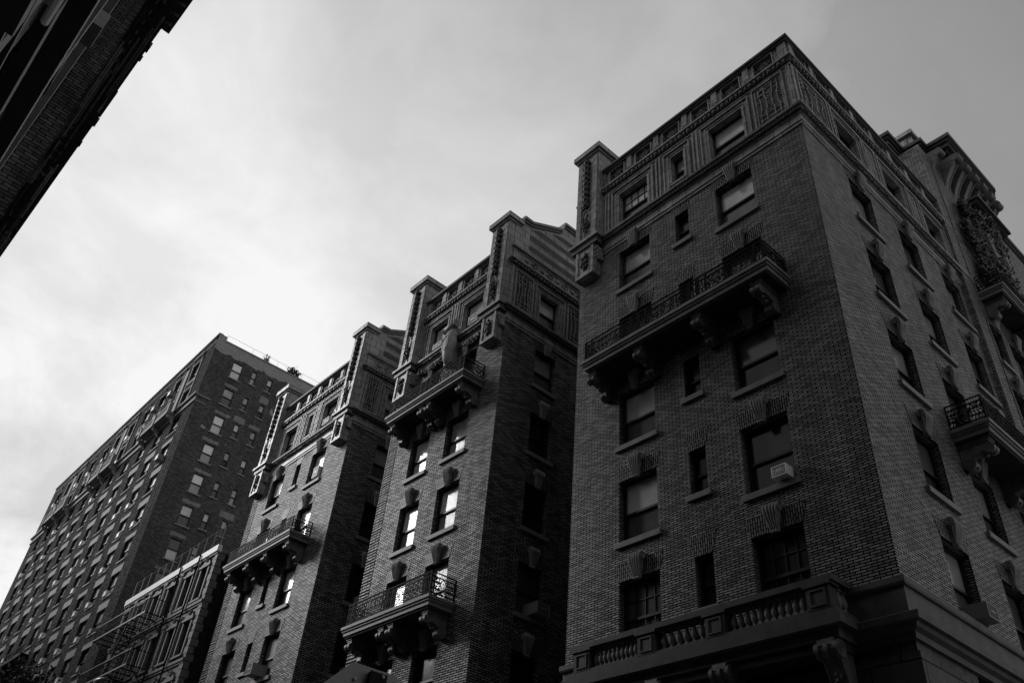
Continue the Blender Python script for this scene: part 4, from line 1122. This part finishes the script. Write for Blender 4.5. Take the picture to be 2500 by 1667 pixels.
# ---------------------------------------------------------------- small row house with a fire escape
RX0, RX1, RZ = -61.5, -47.25, 21.75
H = thing('row_house', 'small carved stone row house with a white cornice and a fire escape', 'house', (RX1, Y0, 0))
hx = RX1
rc = [-48.45, -50.6, -53.1, -55.4, -57.9, -60.3]
rt = [21.0, 17.8, 14.4, 11.0, 7.6, 4.2]
b = MB(); f = MB(); hs = [(c-.45, c+.45, t-1.9, t) for c in rc for t in rt]
f.wall(RX0, RX1, 0, RZ, hs, .25, Y0); b.add(f)
b.face([(RX1, Y0, 0), (RX1, 30, 0), (RX1, 30, RZ), (RX1, Y0, RZ)], 1); b.face([(RX0, 30, 0), (RX0, Y0, 0), (RX0, Y0, RZ), (RX0, 30, RZ)], 1)
b.face([(RX0, Y0+.2, RZ), (RX1, Y0+.2, RZ), (RX1, 30, RZ), (RX0, 30, RZ)], 2); b.face([(RX0, Y0+.3, 0), (RX1, Y0+.3, 0), (RX1, Y0+.3, RZ), (RX0, Y0+.3, RZ)], 3)
b.v = [(v[0]-hx, v[1]-Y0, v[2]) for v in b.v]
part('wall', b, ['row_stone', 'dark_brick', 'roof_tar', 'room'], H)
b = MB(); b.box(RX0-hx, 0, -.16, .1, 21.78, 22.18); part('white_cornice', b, ['white_paint'], H)
b = MB(); b.box(RX0-hx, 0, -.1, 0, 21.64, 21.78)
for z in (18.8, 15.5, 12.1, 8.7): b.box(RX0-hx, .02, -.14, 0, z-.08, z+.08); b.box(RX0-hx, .0, -.08, 0, z-.2, z-.08)
part('string_course', b, ['row_stone'], H)
b = MB()
for k in range(51):
    w = .62 if k % 2 else .42
    b.box(-w*.75, .04, -.05, .3 if k % 2 else .42, .3+.42*k, .3+.42*k+.38)
part('quoin', b, ['row_pale'], H)
rnd = random.Random(9)
me_hood = MB()   # carved window surround with a crowned pediment
me_hood.box(-.62, -.45, -.1, 0, -1.95, .1); me_hood.box(.45, .62, -.1, 0, -1.95, .1); me_hood.box(-.72, .72, -.16, 0, .05, .2); me_hood.box(-.6, .6, -.12, 0, .2, .3); me_hood.box(-.7, .7, -.16, 0, -2.05, -1.93)
me_hood.prism_y([(-.5, .3), (.5, .3), (.3, .5), (0, .58), (-.3, .5)], -.1, 0)
for k in range(34):
    a = rnd.uniform(0, PI); r = rnd.uniform(.0, .28); me_hood.blob((math.cos(a)*r*1.1, -.12, .42+math.sin(a)*r), .06, 5, 3, 1)
me_hood = to_mesh('window_surround', me_hood, ['row_pale', 'carved_stone'])
for c in rc:
    for i, t in enumerate(rt[:4]):
        w_ = add_window(H, c-hx, t-1.9, .9, 1.9, (0, 0, 0), rnd.choice(['glass_dark', 'glass_dim', 'glass_dark']), 'glass_dark', .22, sill=False, fw=.05)
        place('window_surround', me_hood, w_, (0, 0, 1.9))
for i in range(len(rc)-1):
    b = MB(); x = (rc[i]+rc[i+1])/2-hx
    for z0_ in (18.9, 15.6, 12.2):
        b.box(x-.2, x+.2, -.1, 0, z0_, z0_+2.5); b.box(x-.26, x+.26, -.16, 0, z0_+2.5, z0_+2.66); b.box(x-.26, x+.26, -.14, 0, z0_, z0_+.2)
        for k in range(3): b.box(x-.14+.1*k, x-.08+.1*k, -.14, -.1, z0_+.25, z0_+2.4)
    part('pilaster', b, ['row_pale'], H)
b = MB()
for x in (-2.25, -5.0): b.tube([(x, -.22, 22.1), (x, -.22, 12)], .05, 6)
part('drain_pipe', b, ['iron'], H)
# fire escape
FE = bpy.data.objects.new('fire_escape', None); COL.objects.link(FE); FE.parent = H
def platform(x0, x1, z, d=1.25):
    p = MB(); n = 11
    for i in range(n): y = -d+(d-.05)*i/(n-1); p.box(x0, x1, y-.02, y+.02, z, z+.03)
    for i in range(9): x = x0+(x1-x0)*i/8; p.box(x-.025, x+.025, -d, 0, z-.05, z)
    for x in (x0+.1, (x0+x1)/2, x1-.1): p.tube([(x, -d*.8, z-.05), (x, 0, z-.9)], .025, 4)
    p.box(x0, x1, -d-.03, -d+.0, z-.03, z+.05, 1)
    part('platform', p, ['iron', 'steel'], FE)
    r = MB(); h = .92
    r.box(x0, x1, -d-.02, -d+.02, z+h-.02, z+h+.02, 1); r.box(x0, x1, -d-.01, -d+.01, z+h*.5, z+h*.5+.02)
    for x in (x0, x1): r.box(x-.02, x+.02, -d, 0, z+h-.02, z+h+.02, 0)
    n = int((x1-x0)/.16)
    for i in range(n+1): x = x0+(x1-x0)*i/n; r.box(x-.008, x+.008, -d-.008, -d+.008, z+.03, z+h)
    for x in (x0, x1):
        for i in range(7): y = -d+d*i/7; r.box(x-.008, x+.008, y-.008, y+.008, z+.03, z+h)
    for x in (x0, x0+(x1-x0)*.5, x1): r.box(x-.02, x+.02, -d-.02, -d+.02, z, z+h)
    part('railing', r, ['iron', 'steel'], FE)
platform(-14.3, -5.55, 19.05); platform(-14.3, -5.55, 15.95); platform(-14.3, -5.55, 12.6)
for (za, zb, xa, xb_) in ((15.95, 19.05, -10.6, -9.0), (12.6, 15.95, -9.0, -10.6)):
    l = MB()
    for y in (-1.0, -.45): l.tube([(xa, y, za), (xb_, y, zb)], .04, 4); l.tube([(xa, y, za+.8), (xb_, y, zb+.8)], .018, 4)
    for i in range(13):
        q = (i+.5)/13; l.box(xa+(xb_-xa)*q-.08, xa+(xb_-xa)*q+.08, -1.0, -.45, za+(zb-za)*q-.012, za+(zb-za)*q+.012)
    part('stairs', l, ['iron'], FE)
# roof fence of the row house
F = thing('roof_fence', 'thin wire mesh fence with steel posts on the roof of the row house', 'fence', (RX1, Y0, RZ))
n = 12
bp = MB(); bp.tube([(0, 0, 0), (0, 0, 1.35)], .04, 6); me_post = to_mesh('post', bp, ['steel'])
for i in range(n): place('post', me_post, F, (-.3-13.6*i/(n-1), .06, .43))
for i in range(5): place('post', me_post, F, (-.3, .06+2*(i+1), .0))
m = MB(); m.tube([(-13.9, .06, 1.72), (-.3, .06, 1.72), (-.3, 10.5, 1.3)], .02, 4); m.tube([(-13.9, .06, .55), (-.3, .06, .55), (-.3, 10.5, .12)], .012, 4)
for i in range(70): x = -13.9+13.6*i/69; m.box(x-.003, x+.003, .055, .065, .5, 1.72)
for i in range(60): y = .1+10*i/59; m.box(-.305, -.295, y-.008, y+.008, .1, 1.5)
part('wire_mesh', m, ['iron'], F)

# ---------------------------------------------------------------- dark building overhead on the near side of the street
NR = 2.0*PI/180
N_ = thing('apartment_building', 'black shaded brick facade overhead in the upper left corner', 'building', (0, 0, 0))
NM = Matrix.Rotation(NR, 4, 'Z')     # slightly skewed to the street
def NP(name, mb, mats, par=None):
    mb.v = [tuple(NM @ Vector(v)) for v in mb.v]
    return part(name, mb, mats, par or N_)
ye = .665                            # roof edge in the rotated frame
yw = -.55
NH = 22.0; NX0, NX1 = -140.0, 60.0
b = MB(); f = MB(); rows = [20.6, 17.3, 14.0, 10.7, 7.4]
ncol = [-3-3.1*k for k in range(14)]
nh = [(c-.6, c+.6, t-1.9, t) for c in ncol for t in rows]
for (a, c, z0_, z1_) in nh: pass
f.wall(-NX1, -NX0, 0, NH, [(-c-.6, -c+.6, t-1.9, t) for c in ncol for t in rows], .25, 0)
b.add(f, ROT(0, yw, 0, PI))
b.face([(NX1, yw, 0), (NX1, -16, 0), (NX1, -16, NH), (NX1, yw, NH)][::-1]); b.face([(NX0, yw, NH), (NX1, yw, NH), (NX1, -16, NH), (NX0, -16, NH)], 1)
b.face([(NX0, yw, 0), (NX0, -16, 0), (NX0, -16, NH), (NX0, yw, NH)]); b.face([(NX0, -16, 0), (NX1, -16, 0), (NX1, -16, NH), (NX0, -16, NH)])
b.face([(NX0, yw-.3, 0), (NX1, yw-.3, 0), (NX1, yw-.3, NH), (NX0, yw-.3, NH)], 2)
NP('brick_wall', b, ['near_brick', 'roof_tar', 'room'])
b = MB()
def course(z0_, z1_, o, xa=NX0, xb_=NX1+.1, mi=0): b.box(xa, xb_, yw, yw+o, z0_, z1_, mi)
course(21.0, 21.15, .15); course(21.6, 21.85, ye-yw-.06); course(21.85, 22.0, ye-yw)
course(18.2, 18.35, .12); course(18.6, 18.7, .2); course(14.9, 15.05, .12); course(11.6, 11.75, .14); course(8.2, 8.5, .25); course(4.2, 4.24, .1); course(3.7, 3.76, .08); course(5.4, 5.46, .1); course(6.3, 6.36, .06)
b.box(NX0, -12.6, 0, ye+.001, 22.0, 22.06)
for k in range(260):
    x = -9-.42*k; b.box(x-.1, x+.1, yw+.75, yw+.95, 21.5, 21.6)
NP('roof_cornice', b, ['near_trim'])
rnd = random.Random(6)
for x, w_, o_ in ((-17.6, .3, .05), (-18.2, .12, .04), (-19.9, 1.2, .03), (-21.3, .3, .05), (-22.6, .15, .03)):
    b = MB(); b.box(x-w_, x, ye-.02, ye+o_, 21.86, 22.02); NP('ledge_block', b, ['near_trim'])
b = MB(); b.box(-16.9, -3, yw, ye+.22, 21.9, 22.12)
for k in range(30): b.box(-16.6+.4*k-.1, -16.6+.4*k+.1, yw+1.0, ye+.16, 21.72, 21.9)
NP('projecting_cornice', b, ['coping'])
rnd = random.Random(55); b = MB()     # strips added under the eaves, sky light on masonry put into pale tones
for k in range(15):
    y = yw+.16+k*.066; x = -4.0
    while x > -75:
        L_ = rnd.choice((.4, 1.2, 2.5, 5))*rnd.uniform(.6, 1.4); 
        b.box(x-L_, x-.03, y, y+.05, 21.55-rnd.choice((0, .03, .06)), 21.598, rnd.choice((0, 1, 1, 2, 2)))
        x -= L_
NP('added_soffit', b, ['near_pale', 'near_grey', 'coping'])
b = MB(); rnd = random.Random(77)
for c in ncol:
    for t in rows:
        b.box(c-.75, c+.75, yw, yw+.14, t-2.05, t-1.9); b.box(c-.8, c+.8, yw, yw+.1, t, t+.25)
    if rnd.random() < .5: b.box(c-1.7, c-1.45, yw, yw+.22, 8.5, 21.0)
    b.box(c-1.62, c-1.38, yw, yw+rnd.uniform(.03, .09), 5, 21)
NP('stone_trim', b, ['near_trim'])
b = MB()
b.box(-.6, .6, -.2, -.16, -1.9, 0, 1); b.box(-.6, .6, -.16, -.1, -.98, -.92); b.box(-.6, -.53, -.16, -.1, -1.9, 0); b.box(.53, .6, -.16, -.1, -1.9, 0)
me_nw = to_mesh('window', b, ['sash', 'glass_dark'])
for i, c in enumerate(ncol):
    for t in rows: v = NM @ Vector((c, yw, t)); place('window', me_nw, N_, v, NR)
for c in (-14.5, -24, -34.5):
    b = MB(); b.box(c-1.3, c+1.3, yw, yw+.55, 9, 19.5); b.box(c-1.4, c+1.4, yw, yw+.65, 19.5, 19.75); b.box(c-1.4, c+1.4, yw, yw+.65, 8.7, 9)
    for t in rows[1:4]: b.box(c-1.0, c-.1, yw+.55, yw+.57, t-1.8, t, 1); b.box(c+.1, c+1.0, yw+.55, yw+.57, t-1.8, t, 1)
    NP('oriel', b, ['near_brick', 'glass_dark'])
rnd = random.Random(88)
for k in range(46):
    x = -rnd.uniform(4, 34); L_ = rnd.uniform(.6, 5); z = rnd.uniform(9, 21.4); b = MB(); b.box(x-L_, x, yw, yw+rnd.uniform(.04, .16), z, z+rnd.uniform(.03, .12)); NP('string_course', b, [rnd.choice(('near_grey', 'near_trim', 'stone'))])
nv = NM @ Vector((-8.6, yw, 0))
add_ac('dark boxy air conditioner jutting from the shaded facade overhead', nv.x, nv.y, 11.0, PI+NR, True, w=.42, h=.3, d=.3)
b = MB(); b.tube([(-2.87, -.36, 4.66), (-2.2, -.30, 4.28), (-1.9, -.27, 4.12)], .018, 8); o = part('awning_rod', b, ['white_paint'], N_)

b = MB(); b.box(-53.5, -40, -20, -2, 21.9, 62); b.box(-14, 60, -20, -1.2, 21.9, 38); b.box(-160, -100, -20, -2, 0, 40); b.box(-100, -70, -20, -2, 0, 20)  # added unseen blocks, shaped to shade the nearest wing and lower tall block
part('added_shade_blocks', b, ['near_brick'], N_)

# ---------------------------------------------------------------- street furniture and street
S = thing('road_sign', 'plain grey back of an octagonal road sign on a dark post', 'sign', (-4.9, 3.0, 0))
b = MB(); R8 = .4/math.cos(PI/8)
pts = [(R8*math.cos(PI/8+k*PI/4), R8*math.sin(PI/8+k*PI/4)+2.925) for k in range(8)]
m = MB(); m.prism_y(pts, -.002, .004); b.add(m, Matrix.Rotation(PI/2, 4, 'Z')); part('sign_plate', b, ['sign_metal'], S)
b = MB(); b.box(.006, .05, -.045, .055, .0, 3.29); b.box(.05, .06, -.06, .07, 0, 3.29); part('post', b, ['iron'], S)
b = MB()
for (y, z) in ((-.14, 3.22), (.16, 3.2), (.035, 3.27), (-.14, 2.7), (.15, 2.7)): b.blob((.012 if abs(y) > .1 else .064, y, z), (.01, .013, .013), 8, 5)
part('bolt', b, ['steel'], S)
# street lamp and tree far down the street
d = Vector((-.937, .261, .233)); p = d*(45)+Vector((0, 0, 1.6)); px, py, pz = p
L = thing('street_lamp', 'curved street lamp head below the fire escape', 'street lamp', (px+1.6, Y0-3.6, 0))
b = MB(); lx, ly = 0, 0
b.tube([(0, 0, 0), (0, 0, pz-1.2), (-.15, -.1, pz-.3), (-.7, py-Y0+3.6, pz-.02), (-1.2, py-Y0+3.6, pz)], [.11, .07, .05, .04, .035], 8, smooth=True); part('pole', b, ['iron'], L)
b = MB(); b.blob((-1.75, py-Y0+3.6, pz), (.62, .2, .12), 12, 6); part('lamp_head', b, ['steel'], L)
def tree(label, x, y, h, w, n, seed):
    rnd = random.Random(seed); t = thing('street_tree', label, 'tree', (x, y, 0))
    s = MB(); s.tube([(0, 0, 0), (.1, 0, h*.3), (-.05, .1, h*.6), (0, 0, h*.85)], [.22, .17, .1, .03], 8, smooth=True); Lf = MB()
    for k in range(46):
        a = rnd.uniform(0, 2*PI); zz = h*rnd.uniform(.45, 1.0); r0 = w/2*math.sin(min(1, (1.08-zz/h)/.5)*PI/2)*rnd.uniform(.4, 1)
        p = Vector((math.cos(a)*r0, math.sin(a)*r0, zz)); s.tube([(0, 0, zz*.75), tuple((p+Vector((0, 0, zz*.75)))*.5), tuple(p)], [.05, .03, .01], 4)
        for q in range(n):
            c_ = p+Vector((rnd.gauss(0, .4), rnd.gauss(0, .4), rnd.gauss(0, .35)))
            d1 = Vector((rnd.gauss(0, 1), rnd.gauss(0, 1), rnd.gauss(0, 1))).normalized()*.07; d2 = d1.cross(Vector((rnd.gauss(0, 1), rnd.gauss(0, 1), rnd.gauss(0, 1)))).normalized()*.05
            Lf.face([c_-d1, c_+d2, c_+d1, c_-d2])
    part('trunk', s, ['bark'], t); part('crown', Lf, ['leaf'], t)
tree('dark leafy street tree reaching into the bottom left corner', -35.0, 7.0, 9.8, 4.0, 260, 2)

def ground(name, x0, x1, y0, y1, z0, z1, mat, label=None):
    b = MB(); b.box(x0, x1, y0, y1, z0, z1); o = part(name, b, [mat]); o['kind'] = 'structure'; return o
b = MB(); b.face([(-1500, -1500, -.16), (1500, -1500, -.16), (1500, 1500, -.16), (-1500, 1500, -.16)]); o = part('ground', b, ['pavement']); o['kind'] = 'structure'
b = MB(); b.face([(-400, 2.2, -.15), (200, 2.2, -.15), (200, 13.2, -.15), (-400, 13.2, -.15)]); o = part('road', b, ['asphalt']); o['kind'] = 'structure'
ground('pavement', -400, 200, 13.4, 40, -.15, 0, 'pavement'); ground('pavement', -400, 200, -30, 2.0, -.15, 0, 'pavement')
ground('kerb', -400, 200, 13.2, 13.4, -.15, .005, 'kerb'); ground('kerb', -400, 200, 2.0, 2.2, -.15, .005, 'kerb')
b = MB()
for k in range(60): b.box(-300+8*k, -297+8*k, 7.6, 7.75, -.148, -.145)
o = part('road_marking', b, ['road_paint']); o['kind'] = 'structure'

# ---------------------------------------------------------------- camera
cam = bpy.data.cameras.new('Camera'); co = bpy.data.objects.new('Camera', cam); COL.objects.link(co)
a_, p_, c_, F_ = 2.474335735445915, 0.675322274636851, 0.10238621331200959, 2063.372717776323
f = Vector((math.cos(p_)*math.cos(a_), math.cos(p_)*math.sin(a_), math.sin(p_)))
r = Vector((math.sin(a_), -math.cos(a_), 0)); u = r.cross(f)
r2 = math.cos(c_)*r+math.sin(c_)*u; u2 = -math.sin(c_)*r+math.cos(c_)*u
M = Matrix((r2, u2, -f)).transposed().to_4x4(); M.translation = (0, 0, 1.6); co.matrix_world = M
cam.sensor_width = 36; cam.lens = 36*F_/2500; cam.clip_end = 4000; cam.clip_start = .05
sc.camera = co

# ---------------------------------------------------------------- sky and sun
SUN_AZ = 180+float(29); SUN_EL = 26.0        # degrees; azimuth from +x, just to the street side of -x
sd = Vector((math.cos(math.radians(SUN_EL))*math.cos(math.radians(SUN_AZ)), math.cos(math.radians(SUN_EL))*math.sin(math.radians(SUN_AZ)), math.sin(math.radians(SUN_EL))))
w = bpy.data.worlds.new('World'); sc.world = w; w.use_nodes = True
n = w.node_tree.nodes; l = w.node_tree.links; bg = n['Background']
sky = n.new('ShaderNodeTexSky'); sky.sky_type = 'NISHITA'; sky.sun_disc = False
sky.sun_elevation = math.radians(SUN_EL); sky.sun_rotation = math.radians(90-SUN_AZ)
bw = n.new('ShaderNodeRGBToBW'); l.new(sky.outputs[0], bw.inputs[0])
clear = math_node(n, l, 'MULTIPLY', bw.outputs[0], .09)
tc = n.new('ShaderNodeTexCoord'); nv_ = n.new('ShaderNodeVectorMath'); nv_.operation = 'NORMALIZE'; l.new(tc.outputs['Generated'], nv_.inputs[0])
def dot(v):
    d = n.new('ShaderNodeVectorMath'); d.operation = 'DOT_PRODUCT'; l.new(nv_.outputs[0], d.inputs[0]); d.inputs[1].default_value = v; return d.outputs['Value']
gv = Vector((-.88, .21, .43)).normalized()
dg = dot(gv)
glow = n.new('ShaderNodeFloatCurve') if False else None
# cloud brightness falls off with the angle from the veiled sun
g1 = n.new('ShaderNodeValToRGB'); l.new(maprange(n, l, dg, -1, 1, 0, 1), g1.inputs[0])
cr = g1.color_ramp; cr.elements[0].position = 0.0; cr.elements[0].color = g3(.45); cr.elements[1].position = 1.0; cr.elements[1].color = g3(.88)
for pos, v in ((.4, .40), (.72, .34), (.80, .44), (.86, .54), (.91, .65), (.95, .74), (.98, .84)):
    e = cr.elements.new(pos); e.color = g3(v)
sx = n.new('ShaderNodeSeparateXYZ'); l.new(nv_.outputs[0], sx.inputs[0])
zc = math_node(n, l, 'ADD', math_node(n, l, 'MAXIMUM', sx.outputs[2], 0), .25)
cx = math_node(n, l, 'DIVIDE', sx.outputs[0], zc); cy = math_node(n, l, 'DIVIDE', sx.outputs[1], zc)
cv = n.new('ShaderNodeCombineXYZ'); l.new(cx, cv.inputs[0]); l.new(cy, cv.inputs[1])
warp = n.new('ShaderNodeTexNoise'); warp.inputs['Scale'].default_value = 1.5; warp.inputs['Detail'].default_value = 3; l.new(cv.outputs[0], warp.inputs['Vector'])
wv = n.new('ShaderNodeVectorMath'); wv.operation = 'MULTIPLY_ADD'; l.new(warp.outputs['Color'], wv.inputs[0]); wv.inputs[1].default_value = (.38, .38, 0); l.new(cv.outputs[0], wv.inputs[2])
nz = noise(n, l, 1.15, 4, wv.outputs[0], .5); nz2 = noise(n, l, 3.4, 8, wv.outputs[0], .6)
soft = maprange(n, l, nz, .34, .64, .78, 1.12)
wisp = maprange(n, l, nz2, .40, .66, .89, 1.10)
amp = maprange(n, l, sx.outputs[2], .30, .62, 1.9, 1.0)
puff = math_node(n, l, 'ADD', 1.0, math_node(n, l, 'MULTIPLY', math_node(n, l, 'SUBTRACT', wisp, 1.0), amp))
hz = math_node(n, l, 'MULTIPLY', math_node(n, l, 'POWER', math_node(n, l, 'SUBTRACT', 1.0, math_node(n, l, 'MAXIMUM', sx.outputs[2], 0)), 2.0), .22)
cloud = math_node(n, l, 'MINIMUM', math_node(n, l, 'MULTIPLY', math_node(n, l, 'MULTIPLY', math_node(n, l, 'MINIMUM', math_node(n, l, 'ADD', g1.outputs[0], hz), .81), soft), puff), .93)
# a break in the cloud, where the plain sky shows, lies toward the rear of the nearest wing
gap = dot(Vector((-.02, .64, .768)).normalized())
gw = math_node(n, l, 'ADD', gap, math_node(n, l, 'MULTIPLY', math_node(n, l, 'SUBTRACT', nz2, .5), .16))
gm = maprange(n, l, gw, .958, .977, 0, 1)
mix = n.new('ShaderNodeMix'); mix.data_type = 'FLOAT'; l.new(gm, mix.inputs[0]); l.new(cloud, mix.inputs[2])
l.new(math_node(n, l, 'ADD', math_node(n, l, 'MULTIPLY', math_node(n, l, 'MULTIPLY', g1.outputs[0], math_node(n, l, 'ADD', .5, math_node(n, l, 'MULTIPLY', wisp, .5))), .74), math_node(n, l, 'MULTIPLY', clear, .08)), mix.inputs[3])
l.new(mix.outputs[0], bg.inputs[0]); bg.inputs[1].default_value = 1.0
su = bpy.data.lights.new('Sun', 'SUN'); su.energy = 1.7; su.angle = math.radians(20); su.color = (1, 1, 1)
so_ = bpy.data.objects.new('Sun', su); COL.objects.link(so_); so_.rotation_euler = (-sd).to_track_quat('-Z', 'Y').to_euler()
sc.view_settings.view_transform = 'Standard'; sc.view_settings.look = 'None'; sc.view_settings.exposure = 0; sc.view_settings.gamma = 1
sc.cycles.max_bounces = 4; sc.cycles.diffuse_bounces = 2; sc.cycles.glossy_bounces = 2
